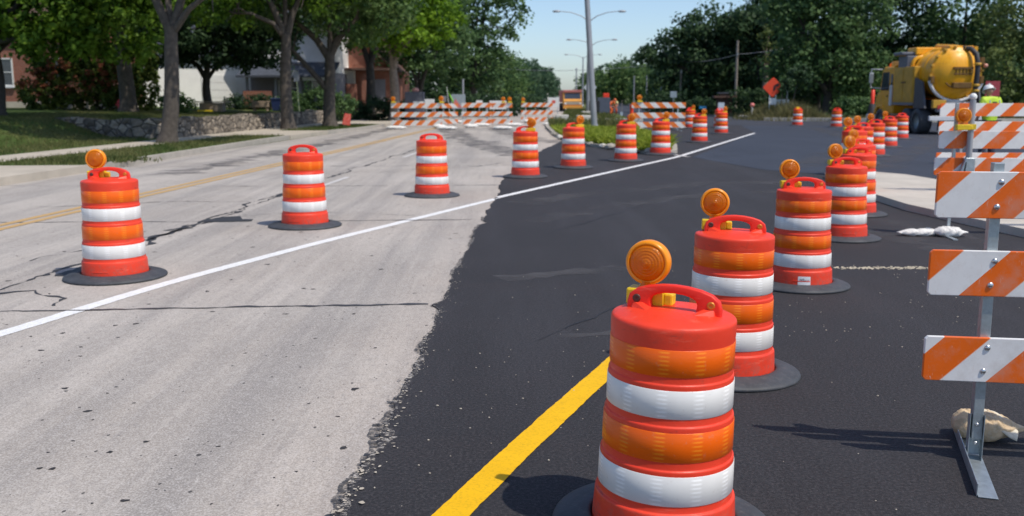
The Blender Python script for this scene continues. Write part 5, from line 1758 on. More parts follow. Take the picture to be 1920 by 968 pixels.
# brick kiosk sign
t = thing('brick_kiosk', 'brown brick park sign with a flat double roof left of the utility pole', 'kiosk', (19.2, 88, 0))
MB().box((0, 0, .75), (1.35, .6, 1.55)).build('base', simple('brown_brick', (.10, .055, .045), .9, var=.3, scale=14), t)
MB().box((0, 0, 1.62), (2.05, 1.0, .20)).build('roof', M['roof_brown'], t)
MB().box((0, 0, 1.95), (1.25, .7, .14)).build('cap', M['roof'], t)
MB().box((0, 0, 1.80), (.9, .5, .16)).build('neck', M['roof_brown'], t)
# things left of the road
t = sign('street_sign', 'slim green street sign post standing in front of the porch', (-11.95, 54.6, W(-12, 54.6)), R(10), rect(.30, 1.75, 2.35), 2.35, simple('grey_sign_face', (.36, .38, .44), .5), .02, (0,), 'battery')
gp = simple('pale_green_post', (.42, .48, .30), .6)
for ch in t.children:
    if ch.name.startswith('post'):
        ch.data.materials[0] = gp
t.rotation_euler = (0, R(-3), R(10))
t = thing('lawn_sign', 'small red and white sign leaning beside the leaning-branch tree', 'sign', (-8.35, 48.9, .12), R(20))
rr = MB().prism_axis([(-.22, .12), (.18, .05), (.24, .62), (-.10, .68)], -.012, .012, 'Y').build('panel', simple('faded_red', (.62, .08, .05), .6, dirt=((.75, .65, .6), .5)), t)
MB().cyl((-.1, .02, 0), (-.08, .02, .5), .012, 6).build('stake', M['galv'], t)
MB().cyl((.12, .02, 0), (.12, .02, .5), .012, 6).build('stake', M['galv'], t)
t = thing('fire_hydrant', 'small red fire hydrant on the lawn beside the rusty shrub', 'hydrant', (-20.3, 50.3, W(-20.3, 50.3)))
rd_ = simple('red_paint', (.55, .04, .05), .5)
MB().lathe([(.16, 0), (.16, .05), (.11, .06), (.11, .45), (.14, .46), (.14, .50), (.11, .55), (.05, .62), (.0001, .64)], 18).build('barrel', rd_, t)
MB().cyl((-.2, 0, .36), (.2, 0, .36), .055, 12).build('hose_outlet', rd_, t)
MB().cyl((0, -.17, .34), (0, 0, .34), .07, 12).build('pumper_outlet', rd_, t)
t = thing('garden_planter', 'low wooden planter box beside the white garage', 'planter', (-16.7, 54.2, W(-16.7, 54.2)))
tim = simple('grey_timber', (.26, .21, .18), .9)
MB().box((0, 0, .26), (1.3, .6, .50)).build('box', tim, t, .02)
MB().box((0, 0, .56), (1.8, .7, .05)).build('top', tim, t)
MB().box((-.25, -.5, .06), (.8, .16, .12)).build('edging', M['battery'], t)
t = thing('picnic_table', 'tan plank table beside the blue bin near the straight street tree', 'table', (-15.1, 58.5, W(-15.1, 58.5)))
tm2 = simple('tan_timber', (.34, .26, .19), .9)
MB().box((0, 0, .42), (1.0, .6, .36)).build('top', tm2, t, .02)
for sx in (-.4, .4):
    MB().box((sx, 0, .12), (.08, .5, .26)).build('leg', tm2, t)
t = thing('wheelie_bin', 'dark blue bin by the hedge near the straight street tree', 'bin', (-14.15, 58.7, W(-14.15, 58.7)))
bl = simple('blue_plastic', (.03, .05, .16), .5)
MB().add([(-.26, -.28, .05), (.26, -.28, .05), (.26, .28, .05), (-.26, .28, .05), (-.33, -.36, .72), (.33, -.36, .72), (.33, .36, .72), (-.33, .36, .72)], [(3, 2, 1, 0), (4, 5, 6, 7), (0, 1, 5, 4), (1, 2, 6, 5), (2, 3, 7, 6), (3, 0, 4, 7)]).build('bin_body', bl, t, .02)
MB().box((0, 0, .76), (.72, .78, .07)).build('lid', bl, t, .02)
# boards behind the left barricades
t = thing('equipment_cabinet', 'tall dark grey cabinet with a white panel behind the left-most far barricade', 'cabinet', (-6.15, 61.6, .12))
MB().box((0, 0, .95), (1.2, .7, 1.7)).build('cabinet_body', simple('dark_grey', (.10, .105, .13), .6), t, .03)
MB().box((.25, -.37, 1.02), (.68, .03, .36)).build('panel', M['white_paint'], t)
MB().sphere((.05, 0, 1.9), .2, 14, 8, 0, (1.2, 1, .8)).build('beacon', simple('salmon', (.65, .30, .24), .5), t)
sign('white_board', 'pale blank board on legs right of the dark grey cabinet', (-5.2, 61.4, .12), 0, rect(.62, .75, 1.35), .9, M['white_paint'], .03, (-.2, .2))
sign('grey_board', 'small grey board between the pale board and the green flag', (-4.55, 64.5, .12), 0, rect(.40, 1.15, 1.55), 1.3, M['grey_wall'], .03)
t = thing('green_flag', 'bright green pennant flag on a thin pole behind the far barricades', 'flag', (-4.05, 62, .05))
MB().cyl((.12, 0, 0), (-.10, 0, 2.2), .018, 6).build('pole', M['white_paint'], t)
mb = MB()
vs = []
for i in range(9):
    u = i / 8
    vs += [(-.12 + .42 * u * .9, .05 * math.sin(u * 6), 2.15 - u * 1.0), (-.07 + .40 * u + .08 * math.sin(u * 3), .05 * math.sin(u * 6 + .6), 1.42 - .22 * u + .45 * (1 - u))]
mb.add(vs, [(2 * i, 2 * i + 1, 2 * i + 3, 2 * i + 2) for i in range(8)], 0, True)
f_ = mb.build('pennant', simple('lime_cloth', (.22, .55, .04), .7), t)
f_.modifiers.new('thick', 'SOLIDIFY').thickness = .01
t = sign('triangle_board', 'grey board with a pink triangle behind the reversed-stripe barricade', (-3.5, 63.5, .05), 0, rect(.92, .78, 1.72), .9, M['galv'], .03, (-.3, .3))
MB().prism_axis([(-.55, .85), (.25, .85), (-.18, 1.42)], -.030, -.017, 'Y').build('triangle', simple('pink_face', (.62, .18, .17), .6), t)
t = thing('grey_pole', 'slim grey pole standing behind the pink triangle board', 'pole', (-3.32, 66, .05))
MB().cyl((0, 0, 0), (0, 0, 2.75), .07, 10).build('pole', M['alu_pole'], t)
sign('white_board', 'wide white board standing behind the overlapping far barricades', (-.95, 66, 0), 0, rect(1.15, .78, 1.35), .9, M['white_paint'], .03, (-.3, .3))
sign('white_board', 'narrow white board left of the wide one behind the far barricades', (-2.15, 64, 0), 0, rect(.42, .95, 1.38), 1.0, M['white_paint'], .03)
# dark trailer board beside the leaning pole
t = thing('trailer_board', 'dark blue-grey trailer board standing right of the leaning lamp pole', 'trailer', (7.55, 80, .1))
MB().box((0, 0, .82), (1.05, .12, 1.25)).build('board', simple('slate_panel', (.085, .10, .14), .6), t, .02)
MB().box((-.75, .3, .75), (.8, .9, .9)).build('engine_box', M['black'], t, .03)
for sx in (-1.0, .3):
    MB().lathe([(.0001, -.08), (.2, -.08), (.26, -.05), (.26, .05), (.2, .08), (.0001, .08)], 18, 'X', (sx, .4, .26)).build('wheel', M['rubber'], t)
MB().cyl((-.7, .3, 1.2), (-.7, .3, 1.75), .05, 8).build('stack', M['black'], t)
MB().box((.2, .2, 1.62), (.5, .3, .36)).build('hopper', M['drum'], t, .05)

# ------------------------------------------------------------------ yellow vacuum truck
def truck_paint():
    m = NT('truck_yellow')
    c = m.ramp(m.noise(2.5, 5, .6), [(.35, (.84, .37, .006)), (.65, (.93, .45, .010))])
    st = m.noise(1.0, 6, .75, m.mapping((7, 7, .7)))
    c = m.mix(m.ramp(st, [(.54, 0.), (.70, .42)]), c, (.36, .18, .02))
    c = m.mix(m.ramp(m.noise(7, 6, .75), [(.57, 0.), (.70, .35)]), c, (.26, .15, .04))
    m.color(c).set(rough=m.ramp(m.noise(5, 4), [(.35, .28), (.65, .55)]), spec=.5)
    return m.m
yel = truck_paint()
yel_d = simple('dusty_truck_yellow', (.62, .34, .03), .55, var=.15, scale=2.5, dirt=((.26, .17, .06), .5))
dark = simple('dark_grey_paint', (.06, .065, .08), .5, var=.2)
iron = simple('chassis_black', (.025, .025, .028), .7, var=.3)
chrome = simple('white_bumper', (.70, .70, .70), .35, var=.06)
brn = simple('rusty_brown', (.16, .085, .02), .8, var=.3)
hosem = simple('hose_black', (.035, .035, .038), .6, var=.2)
t = thing('vacuum_truck', 'big yellow vacuum tank truck seen from behind at the right', 'truck', (18.95, 41.6, 0), R(-.6))
tk = MB()
tk.lathe([(1.10, .20), (1.13, .30), (1.13, 3.3), (1.05, 3.5), (.7, 3.7), (.0001, 3.75)], 56, 'Y', (0, 0, 2.66))
for y_ in (1.0, 1.9, 2.8):
    tk.lathe([(1.13, y_ - .05), (1.17, y_ - .04), (1.17, y_ + .04), (1.13, y_ + .05)], 56, 'Y', (0, 0, 2.66))
tank = tk.build('tank', yel, t)
MB().lathe([(.0001, -.34), (.35, -.31), (.7, -.20), (.95, -.06), (1.10, .10), (1.19, .11), (1.20, .20), (1.10, .22)], 56, 'Y', (0, 0, 2.66)).build('rear_door', yel, t)
for k in range(16):
    a = 2 * math.pi * k / 16 + .1
    MB().box((1.19 * math.cos(a), .10, 2.66 + 1.19 * math.sin(a)), (.12, .16, .10), Matrix.Rotation(-a, 3, 'Y')).build('door_clamp', yel_d, t, .01)
arc = [(1.28 * math.cos(R(a)), .06, 2.66 + 1.28 * math.sin(R(a))) for a in range(196, 345, 6)]
MB().tube(arc, .075, 10).build('door_ring', chrome, t)
mb = MB()
mb.box((.10, -.30, 2.88), (.88, .22, .10))
mb.box((.10, -.34, 2.62), (.80, .06, .06))
for k in range(5):
    mb.box((-.22 + .16 * k, -.33, 2.72), (.04, .05, .30))
mb.build('step_grille', brn, t)
MB().box((.08, -.34, 2.10), (.86, .20, .26)).build('latch_box', brn, t, .03)
MB().tube([(-.62, -.27, 2.22), (-.50, -.33, 2.08), (-.34, -.34, 2.03)], .035, 8).build('grab_handle', brn, t)
mb = MB()
mb.box((.28, .45, 3.86), (1.15, .16, .12))
mb.box((-.27, .55, 3.78), (.16, .9, .22))
mb.box((.84, .55, 3.74), (.16, .9, .26))
mb.tube([(.28, .45, 3.82), (.28, 1.2, 3.90), (.2, 2.6, 4.0)], .12, 10)
mb.build('boom', yel, t, .01)
MB().tube([(.30, .2, 3.80), (.52, -.05, 3.76), (.66, -.32, 3.5), (.70, -.42, 3.1), (.70, -.44, 2.6), (.68, -.40, 1.75)], .115, 14).build('suction_hose', hosem, t)
mb = MB()
for z_ in (3.05, 2.1, 1.85):
    mb.lathe([(.115, -.06), (.15, -.05), (.15, .05), (.115, .06)], 14, 'Z', (.70, -.43, z_))
mb.build('hose_collar', yel_d, t)
for sx, z_ in ((1.12, 3.2), (-1.13, 2.35), (1.14, 2.35)):
    MB().box((sx, .1, z_), (.18, .3, .34)).build('hinge', brn, t, .02)
MB().sphere((1.28, .0, 3.0), .1, 12, 8).build('marker_lamp', simple('pale_lamp', (.75, .35, .25), .4), t)
# chassis
mb = MB()
for sx in (-.42, .42):
    mb.box((sx, 3.3, .95), (.12, 6.8, .26))
mb.box((0, .5, 1.25), (1.9, .9, .35))
mb.box((0, 1.9, 1.35), (1.5, 2.4, .3))
mb.build('chassis', iron, t)
MB().box((0, -.42, .70), (2.5, .14, .20)).build('rear_bumper', chrome, t, .02)
MB().box((-.25, -.30, 1.18), (1.3, .3, .42)).build('rear_toolbox', simple('grey_paint', (.22, .23, .26), .5), t, .02)
MB().box((-.85, -.38, 1.30), (.55, .2, .34)).build('tail_light_panel', yel_d, t, .02)
MB().box((-.86, -.49, 1.18), (.16, .03, .16)).build('tail_light', simple('tail_red', (.5, .03, .03), .3), t)
MB().box((.95, -.45, 1.2), (.16, .03, .16)).build('tail_light', simple('tail_red_two', (.5, .03, .03), .3), t)
MB().box((0, -.18, .40), (1.5, .08, .45)).build('mud_flap', iron, t)
def wheel(parent, x, y, r_=.54, wd=.30, side=-1):
    wv = MB().lathe([(r_ * .58, -wd / 2 + .02), (r_ * .66, -wd / 2), (r_ * .95, -wd / 2), (r_, -wd / 2 + .04), (r_, wd / 2 - .04), (r_ * .95, wd / 2), (r_ * .66, wd / 2), (r_ * .58, wd / 2 - .02)], 32, 'X', (x, y, r_)).build('wheel', M['rubber'], parent)
    MB().lathe([(.0001, side * .05), (r_ * .20, side * .06), (r_ * .25, side * .0), (r_ * .5, side * .02), (r_ * .6, side * (wd / 2 - .03)), (r_ * .6, -side * (wd / 2 - .03)), (.0001, -side * .08)], 28, 'X', (x, y, r_)).build('rim', M['galv'], wv)
    return wv
for y_ in (.80, 1.98):
    for sx in (-1.06, 1.06):
        wheel(t, sx, y_, .55, .52, 1 if sx > 0 else -1)
for sx in (-1.02, 1.02):
    wheel(t, sx, 5.55, .52, .30, 1 if sx > 0 else -1)
# left side boxes
MB().prism_axis([(.15, 1.15), (1.35, 1.15), (1.35, 2.55), (.55, 2.35)], -1.24, -1.14, 'X').build('rear_fender', dark, t, .02)
MB().prism_axis([(.15, 1.15), (1.35, 1.15), (1.35, 2.55), (.55, 2.35)], 1.14, 1.24, 'X').build('rear_fender', dark, t, .02)
cb = MB().box((-1.02, 2.55, 2.22), (.48, 2.3, 1.70)).build('side_cabinet', yel_d, t, .03)
mb = MB()
for y_ in (2.0, 3.1):
    mb.box((-1.272, y_, 2.22), (.02, 1.0, 1.5))
mb.build('door', yel_d, cb, .01)
MB().box((-1.29, 2.5, 2.35), (.03, .5, .05)).build('handle', iron, cb)
MB().box((1.02, 2.55, 2.22), (.48, 2.3, 1.70)).build('side_cabinet', yel_d, t, .03)
MB().box((-1.02, 2.55, 1.30), (.5, 2.3, .12)).build('running_board', simple('grey_steel', (.20, .20, .21), .6), t)
MB().box((-.75, 3.75, 3.05), (1.0, .16, .30)).build('roof_rail', yel, t, .02)
# blower and gear on top
mb = MB()
mb.box((-.85, 2.9, 3.42), (.75, 1.0, .85))
mb.box((-.95, 3.1, 3.95), (.9, 1.0, .14))
mb.build('blower_box', simple('blue_grey_paint', (.12, .135, .17), .5, var=.15), t, .04)
rg = MB()
rg.lathe([(.30, -.10), (.42, -.12), (.44, 0), (.42, .12), (.30, .10)], 28, 'Y', (-.70, 2.15, 3.42))
rg.build('blower_ring', yel, t)
MB().lathe([(.0001, 0), (.31, .02)], 24, 'Y', (-.70, 2.15, 3.42)).build('blower_mouth', iron, t)
MB().box((-.25, 3.0, 4.05), (1.1, 1.0, .34)).build('filter_box', yel, t, .05)
MB().tube([(-.4, 2.3, 3.75), (-.2, 1.8, 3.95), (.1, 1.3, 3.95)], .22, 12).build('vacuum_duct', yel, t)
# cab and hood
cab_ = MB()
prof_ = [(3.95, .85), (5.75, .85), (5.75, 1.95), (5.52, 2.95), (5.25, 3.12), (3.95, 3.12)]
cab_.prism_axis(prof_, -1.14, 1.14, 'X')
cabo = cab_.build('cab', yel, t, .06, 3)
MB().prism_axis([(4.55, 1.98), (5.58, 1.98), (5.40, 2.86), (4.55, 2.86)], -1.152, -1.143, 'X').build('window', M['glass'], cabo)
MB().prism_axis([(4.55, 1.98), (5.58, 1.98), (5.40, 2.86), (4.55, 2.86)], 1.143, 1.152, 'X').build('window', M['glass'], cabo)
MB().prism_axis([(4.10, 2.05), (4.38, 2.05), (4.38, 2.75), (4.10, 2.75)], -1.152, -1.143, 'X').build('window', M['glass'], cabo)
MB().add([(-1.0, 5.755, 2.0), (1.0, 5.755, 2.0), (.92, 5.540, 2.9), (-.92, 5.540, 2.9)], [(3, 2, 1, 0)]).build('windscreen', M['glass'], cabo)
MB().box((-.2, 4.500, 3.24), (1.5, 1.0, .26)).build('roof_box', yel, cabo, .05)
MB().lathe([(.09, 3.12), (.09, 3.22), (.05, 3.30), (.0001, 3.31)], 14, 'Z', (-.85, 5.200, 0)).build('beacon', M['lens'], cabo)
MB().box((-1.16, 4.700, 1.70), (.03, .16, .05)).build('handle', iron, cabo)
hd = MB()
hd.prism_axis([(5.75, .80), (7.00, .80), (7.05, 1.55), (6.80, 1.80), (5.75, 1.92)], -.85, .85, 'X')
hd.build('hood', yel, t, .08, 3)
for sx in (-1, 1):
    fd = [(4.95, .75), (4.95, 1.05), (5.20, 1.22), (5.90, 1.22), (6.20, 1.05), (6.35, .75), (6.12, .75), (6.00, 1.0), (5.80, 1.1), (5.30, 1.1), (5.10, .98), (5.05, .75)]
    MB().prism_axis(fd, sx * .86 if sx > 0 else -1.18, 1.18 if sx > 0 else -.86, 'X').build('front_fender', yel, t, .02)
MB().box((0, 7.150, .62), (2.4, .16, .30)).build('front_bumper', chrome, t, .03)
for sx in (-1, 1):
    mb = MB()
    mb.tube([(sx * 1.14, 5.550, 2.9), (sx * 1.62, 5.650, 2.92), (sx * 1.62, 5.650, 2.05), (sx * 1.14, 5.650, 2.0)], .03, 8)
    mr = mb.build('mirror_frame', chrome, t)
    MB().box((sx * 1.62, 5.630, 2.5), (.20, .07, .5)).build('mirror', M['galv'], mr, .02)
MB().cyl((-1.2, 4.100, 1.2), (-1.2, 4.100, 2.15), .09, 12).build('air_cleaner', chrome, t)
for c_ in t.children:
    k = c_.name.split('.')[0]
    if k in ('tank', 'rear_door', 'door_clamp', 'door_ring', 'step_grille', 'latch_box', 'grab_handle', 'boom', 'suction_hose', 'hose_collar', 'hinge', 'marker_lamp'):
        c_.scale = (.92, 1, .92)
        c_.location.z = .153
    elif k == 'cab':
        c_.scale.z = .965
    elif k in ('side_cabinet', 'roof_rail', 'rear_fender'):
        c_.scale.z = .955
    elif k in ('blower_box', 'blower_ring', 'blower_mouth', 'filter_box', 'vacuum_duct'):
        c_.location.z = -.42
t = thing('tubular_marker', 'dark tubular marker with a red top at the front of the yellow truck', 'marker post', (18.75, 50.6, 0))
MB().lathe([(.32, 0), (.30, .05), (.22, .4), (.16, 1.2), (.10, 1.25)], 18).build('tube', iron, t)
MB().lathe([(.10, 1.25), (.09, 1.95), (.0001, 1.98)], 14).build('top', M['drum'], t)

# ------------------------------------------------------------------ oncoming orange truck and pale vehicles far up the road
def far_truck(name, label, loc, rz, col, roofc, grille, bed=None, sc=1.0):
    t = thing(name, label, 'truck', loc, R(rz))
    t.scale = (sc,) * 3
    body = MB().prism_axis([(0, .55), (0, 1.35), (.35, 1.5), (.55, 2.35), (2.0, 2.35), (2.0, .55)], -1.12, 1.12, 'X').build('cab', col, t, .05)
    MB().box((0, 1.2, 2.48), (2.3, 1.7, .30)).build('roof_visor', roofc, body, .04)
    MB().add([(-1.0, .335, 1.55), (1.0, .335, 1.55), (.96, .500, 2.25), (-.96, .500, 2.25)], [(0, 1, 2, 3)]).build('windscreen', M['glass'], body)
    MB().box((0, -.03, 1.02), (1.6, .05, .36)).build('grille', grille, body)
    MB().box((0, -.12, .50), (2.4, .22, .32)).build('bumper', col, t, .03)
    for sx in (-.92, .92):
        MB().lathe([(.0001, -.06), (.12, -.05), (.15, 0)], 14, 'Y', (sx, -.02, .95)).build('headlight', M['trim'], body)
        wheel(t, sx * 1.08, .95, .5, .28, 1 if sx > 0 else -1)
        wheel(t, sx * 1.08, 4.6, .5, .5, 1 if sx > 0 else -1)
    MB().box((0, 3.2, .8), (.9, 5.2, .3)).build('chassis', iron, t)
    MB().prism_axis([(2.15, 1.1), (6.2, 1.1), (6.5, 2.6), (2.0, 2.6)], -1.18, 1.18, 'X').build('dump_body', bed or col, t, .03)
    return t
pink = simple('faded_red_paint', (.52, .18, .16), .6)
amb = simple('amber_paint', (.78, .36, .07), .5)
sil = simple('dull_silver', (.42, .38, .32), .5)
far_truck('dump_truck', 'orange truck with a faded red visor driving towards us up the far road', (6.75, 108, 0), 2, amb, pink, sil, pink, .9)
t2 = far_truck('box_truck', 'white truck far up the road, left of the orange truck', (10.2, 300, 0), 3, M['white_paint'], M['white_paint'], sil, M['siding'])
t3 = far_truck('box_truck', 'pale truck furthest up the road, partly hidden behind the white one', (14.0, 345, 0), 3, M['siding'], M['white_paint'], sil, M['siding'])
t = thing('road_closed_board', 'white board with a red mark on the barricade nearest the median', 'sign', (3.6, 84, 0))
MB().prism_axis(rect(.95, .75, 1.55), -.015, .015, 'Y').build('panel', M['white_paint'], t)
for sx in (-.35, .35):
    MB().box((sx, .04, .5), (.06, .05, 1.0)).build('post', M['galv'], t)
MB().prism_axis(rect(.30, 1.05, 1.32), -.022, -.0165, 'Y').build('mark', simple('red_mark', (.7, .12, .08), .5), t)

# ------------------------------------------------------------------ blocks and stones of the median
blk = simple('pale_block', (.60, .57, .52), .85, var=.12, scale=3, bump=.3)
for i, (x, y, sx, sy, sz, rz, lb) in enumerate((
    (6.15, 79.5, .9, .5, .34, 8, 'pale concrete block at the foot of the twin-arm street lamp, left one'),
    (6.95, 80.5, .7, .6, .46, -15, 'taller pale concrete block at the foot of the twin-arm street lamp, right one'),
    (4.35, 58.4, .9, .6, .40, 10, 'pale concrete block heaped above the drum left of the leaning pole'),
    (3.1, 60.2, .8, .5, .40, 3, 'pale concrete block at the left end of the crossing kerb'))):
    o = MB().box((0, 0, sz / 2), (sx, sy, sz)).build('concrete_block', blk, None, .05, 3, (x, y, .11))
    o.rotation_euler = (0, 0, R(rz))
    tag(o, lb, 'block', 'concrete blocks in the median')
def stone(seed, r_):
    r2 = random.Random(seed)
    bm = bmesh.new()
    bmesh.ops.create_icosphere(bm, subdivisions=3, radius=r_)
    for v in bm.verts:
        n_ = v.co.normalized()
        k = 1 + .16 * math.sin(4 * n_.x + seed) * math.cos(3 * n_.y + seed * 2) + .10 * math.sin(7 * n_.z + 5 * n_.x)
        v.co *= k
        v.co.z *= .62
    me = bpy.data.meshes.new('edging_stone')
    bm.to_mesh(me)
    bm.free()
    for p in me.polygons:
        p.use_smooth = True
    me.materials.append(M['kerb'] if seed % 2 else blk)
    return me
sts = [stone(k, .13) for k in range(4)]
edge_pts = [(2.25, 33.6), (2.6, 31.7), (2.9, 30.5), (3.12, 29.9), (3.3, 29.3), (3.55, 28.5), (3.72, 28.0), (3.9, 27.5), (1.85, 37), (1.80, 40.5)]
for i, (x, y) in enumerate(edge_pts):
    o = bpy.data.objects.new('edging_stone', sts[i % 4])
    COL.objects.link(o)
    o.location = (x + random.uniform(-.08, .02), y - .05, .08)
    o.rotation_euler = (0, 0, random.uniform(0, 6))
    o.scale = (random.uniform(.8, 1.3),) * 3
    tag(o, 'rounded pale stone in the edging of the planted median', 'stone', 'edging stones of the median')

# ------------------------------------------------------------------ people
def skin_mesh(joints, edges, root, sub=2, name='skin'):
    """one continuous surface grown round a skeleton; joints: name -> (pos, rx, ry)"""
    names = list(joints)
    me = bpy.data.meshes.new(name)
    me.from_pydata([joints[k][0] for k in names], [(names.index(a), names.index(b)) for a, b in edges], [])
    o = bpy.data.objects.new(name, me)
    COL.objects.link(o)
    sk = o.modifiers.new('skin', 'SKIN')
    sk.use_smooth_shade = True
    for i, k in enumerate(names):
        v = me.skin_vertices[0].data[i]
        v.radius = joints[k][1:3]
        v.use_root = (k == root)
    ss_ = o.modifiers.new('sub', 'SUBSURF')
    ss_.levels = ss_.render_levels = sub
    dg = bpy.context.evaluated_depsgraph_get()
    dg.update()
    m2 = bpy.data.meshes.new_from_object(o.evaluated_get(dg))
    bpy.data.objects.remove(o)
    for p in m2.polygons:
        p.use_smooth = True
    return m2
skinm = simple('skin', (.42, .23, .16), .6, var=.08)
hair = simple('dark_hair', (.03, .02, .015), .8)
def person(label, loc, rz, J, top_mat, leg_mat, hat_mat, boots, hands='relaxed', scale=1.0, marks=None):
    """J: joint positions; builds body, shirt, trousers, boots, hard hat"""
    t = thing('person', label, 'person', loc, R(rz))
    t.scale = (scale,) * 3
    V = {k: Vector(v) for k, v in J.items()}
    E_ = [('pel', 'waist'), ('waist', 'chest'), ('chest', 'neck0'), ('neck0', 'neck')]
    jb = {'pel': (V['pel'], .14, .11), 'waist': (V['waist'], .13, .10), 'chest': (V['chest'], .16, .11), 'neck0': (V['neck0'], .07, .07), 'neck': (V['neck'], .052, .055)}
    for s_ in 'lr':
        jb['sh' + s_] = (V['sh' + s_], .060, .06)
        jb['el' + s_] = (V['el' + s_], .042, .042)
        jb['wr' + s_] = (V['wr' + s_], .029, .026)
        hdv = (V['wr' + s_] - V['el' + s_]).normalized()
        jb['pa' + s_] = (V['wr' + s_] + hdv * .07, .040, .018)
        E_ += [('chest', 'sh' + s_), ('sh' + s_, 'el' + s_), ('el' + s_, 'wr' + s_), ('wr' + s_, 'pa' + s_)]
        jb['hip' + s_] = (V['hip' + s_], .085, .09)
        jb['kn' + s_] = (V['kn' + s_], .058, .06)
        jb['an' + s_] = (V['an' + s_], .04, .045)
        E_ += [('pel', 'hip' + s_), ('hip' + s_, 'kn' + s_), ('kn' + s_, 'an' + s_)]
    body = skin_mesh(jb, E_, 'pel', 2, 'body')
    bm = bmesh.new()
    bm.from_mesh(body)
    # head: skull, jaw, nose, ears
    hc = V['head']
    fw = V['face'].normalized()
    upv = (hc - V['neck']).normalized()
    sd = fw.cross(upv).normalized()
    upv = sd.cross(fw).normalized()
    rot = Matrix((sd, fw, upv)).transposed()
    def blob(c, s_, sub=3):
        r_ = bmesh.ops.create_icosphere(bm, subdivisions=sub, radius=1)
        for v in r_['verts']:
            v.co = hc + rot @ (Vector(c) + Vector((v.co.x * s_[0], v.co.y * s_[1], v.co.z * s_[2])))
    blob((0, -.005, .02), (.076, .095, .10))
    blob((0, .030, -.055), (.052, .055, .058))
    blob((0, .095, -.015), (.013, .022, .026), 2)
    blob((0, .080, -.062), (.024, .010, .008), 2)
    for s_ in (-1, 1):
        blob((s_ * .078, -.008, -.012), (.012, .022, .032), 2)
        blob((s_ * .032, .078, .012), (.014, .010, .008), 2)
    # fingers
    for s_ in 'lr':
        d = (V['wr' + s_] - V['el' + s_]).normalized()
        a = d.cross(Vector((1, 0, 0)))
        a = (a if a.length > .2 else d.cross(Vector((0, 1, 0)))).normalized()
        p0 = V['wr' + s_] + d * .09
        b_ = a.cross(d).normalized()
        sg = 1 if s_ == 'l' else -1
        mb = MB()
        for k, ln in enumerate((.070, .078, .073, .058)):
            q = p0 + a * (.027 - .018 * k)
            mb.tube([q - d * .02, q + d * ln * .45 + b_ * sg * .006, q + d * ln * .75 + b_ * sg * .020, q + d * ln * .9 + b_ * sg * .036], [.010, .0095, .0085, .0065], 7)
        q = V['wr' + s_] + d * .03 + a * .028
        mb.tube([q, q + d * .03 + a * .028, q + d * .062 + a * .034 + b_ * sg * .012], [.012, .011, .008], 7)
        vsb = [bm.verts.new(p) for p in mb.v]
        for f in mb.f:
            try:
                bm.faces.new([vsb[i] for i in f])
            except ValueError:
                pass
    bm.to_mesh(body)
    bm.free()
    for p in body.polygons:
        p.use_smooth = True
    body.materials.append(skinm)
    bo = bpy.data.objects.new('body', body)
    COL.objects.link(bo)
    bo.parent = t
    def garment(name, jd, ed, root, mt):
        me = skin_mesh(jd, ed, root, 2, name)
        me.materials.append(mt)
        o = bpy.data.objects.new(name, me)
        COL.objects.link(o)
        o.parent = t
        return o
    js = {'waist0': (V['pel'] + (V['waist'] - V['pel']) * .15, .175, .135), 'waist': (V['waist'], .168, .132), 'chest': (V['chest'], .192, .138), 'neck0': (V['neck0'] - Vector((0, 0, .03)), .10, .09)}
    es = [('waist0', 'waist'), ('waist', 'chest'), ('chest', 'neck0')]
    for s_ in 'lr':
        js['sh' + s_] = (V['sh' + s_], .082, .082)
        js['el' + s_] = (V['sh' + s_].lerp(V['el' + s_], .72), .072, .072)
        es += [('chest', 'sh' + s_), ('sh' + s_, 'el' + s_)]
    sh = garment('shirt', js, es, 'waist', top_mat)
    jl = {'pel': (V['pel'] + Vector((0, 0, .04)), .165, .135)}
    el = []
    for s_ in 'lr':
        jl['hip' + s_] = (V['hip' + s_], .108, .112)
        jl['kn' + s_] = (V['kn' + s_], .082, .086)
        jl['an' + s_] = (V['kn' + s_].lerp(V['an' + s_], .92), .075, .078)
        el += [('pel', 'hip' + s_), ('hip' + s_, 'kn' + s_), ('kn' + s_, 'an' + s_)]
    garment('trousers', jl, el, 'pel', leg_mat)
    for s_ in 'lr':
        a_ = V['an' + s_]
        mb = MB()
        mb.sphere((a_.x, a_.y + .06, a_.z * .45), 1, 14, 8, 0, (.052, .14, max(.03, a_.z * .45)))
        mb.cyl((a_.x, a_.y, .02), (a_.x, a_.y, a_.z + .10), .058, 14)
        mb.build('boot', boots, t)
    hm = MB()
    prof = [(.112, .030), (.112, .05), (.108, .085), (.092, .122), (.060, .148), (.0001, .156)]
    hm.lathe(prof, 28)
    hm.lathe([(.108, .035), (.140, .026), (.142, .032), (.112, .046)], 28)
    hm.box((0, .132, .029), (.13, .05, .008))
    hm.box((0, 0, .150), (.03, .17, .018))
    hh_ = hm.build('hard_hat', hat_mat, t)
    hh_.matrix_local = Matrix.Translation(hc) @ rot.to_4x4()
    if marks:
        marks(t, V)
    return t
viz = simple('hi_vis_yellow', (.52, .72, .05), .7, var=.12, scale=9, bump=.2)
viz_o = simple('hi_vis_orange', (.85, .16, .03), .7, var=.1)
viz_w = simple('pale_yellow_vest', (.80, .74, .35), .7, var=.1)
navy = simple('navy_trousers', (.03, .035, .055), .8, var=.2)
red_h = simple('red_hard_hat', (.75, .04, .03), .35)
or_h = simple('orange_hard_hat', (.80, .20, .05), .35)
org_p = simple('orange_trousers', (.66, .12, .05), .8, var=.15)
bootm = simple('brown_boot', (.09, .055, .035), .7)
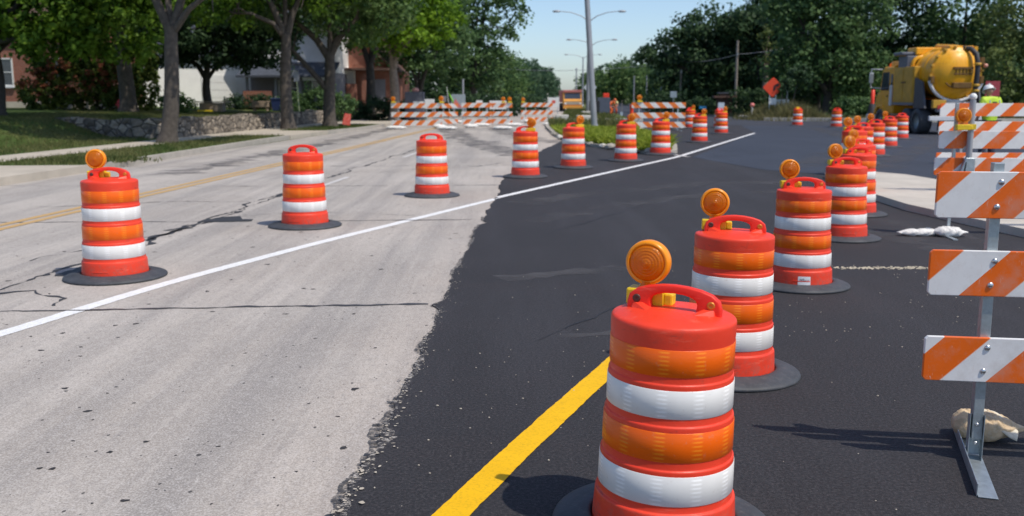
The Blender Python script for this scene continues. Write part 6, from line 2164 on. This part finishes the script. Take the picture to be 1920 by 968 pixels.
stand = dict(pel=(0, 0, .98), waist=(0, .0, 1.14), chest=(0, .0, 1.36), neck0=(0, .0, 1.48), neck=(0, .03, 1.53), head=(0, .075, 1.625), face=(.15, 1, -.45),
             shl=(-.19, 0, 1.45), ell=(-.27, -.02, 1.16), wrl=(-.24, .14, .95), shr=(.19, 0, 1.45), elr=(.28, .0, 1.16), wrr=(.22, .17, 1.0),
             hipl=(-.10, 0, .92), knl=(-.12, .02, .50), anl=(-.13, -.02, .10), hipr=(.10, 0, .92), knr=(.12, .03, .50), anr=(.14, .0, .10))
def vest_marks(t, V):
    mb = MB()
    mb.box((.0, -.137, 1.33), (.17, .02, .045))
    mb.box((.0, -.137, 1.26), (.13, .02, .04))
    mb.box((.0, -.135, 1.39), (.10, .02, .03))
    mb.build('vest_print', navy, t, .004)
    silver = simple('silver_stripe', (.62, .64, .58), .5)
    for s_ in (-1, 1):
        MB().tube([(s_ * .11, -.150, 1.12), (s_ * .115, -.150, 1.28), (s_ * .12, -.130, 1.44)], .014, 8).build('vest_stripe', silver, t)
person('worker in a yellow shirt and white hard hat standing behind the striped barricades', (11.22, 22.8, 0), 12, stand, viz, navy, M['white_paint'], bootm, scale=1.06, marks=vest_marks)
# two stooping workers at the trench in the median
bend = dict(pel=(0, -.14, .80), waist=(0, .02, .93), chest=(0, .20, 1.06), neck0=(0, .31, 1.13), neck=(0, .35, 1.17), head=(0, .44, 1.22), face=(0, .8, -.7),
            shl=(-.19, .26, 1.10), ell=(-.26, .38, .86), wrl=(-.16, .52, .66), shr=(.19, .26, 1.10), elr=(.26, .38, .86), wrr=(.16, .52, .66),
            hipl=(-.10, -.12, .76), knl=(-.15, .10, .42), anl=(-.15, -.06, .10), hipr=(.10, -.12, .76), knr=(.15, .12, .42), anr=(.16, -.02, .10))
person('stooping worker in a pale yellow vest with red hard hat and orange trousers', (8.65, 82, .1), 176, bend, viz_w, org_p, red_h, bootm)
person('stooping worker all in orange, right next to the dark trailer board', (8.15, 81, .1), -70, bend, viz_o, viz_o, or_h, bootm)
t = thing('shovel', 'long handled shovel stuck in the grass beside the stooping worker in the pale vest', 'shovel', (9.25, 82, .1), R(10))
MB().cyl((0, 0, .2), (.08, .1, 1.25), .018, 8).build('shaft', wood, t)
MB().add([(-.1, 0, .25), (.1, 0, .25), (.1, -.02, 0), (0, -.03, -.08), (-.1, -.02, 0)], [(0, 1, 2, 3, 4)]).build('blade', M['galv'], t).modifiers.new('thick', 'SOLIDIFY').thickness = .01
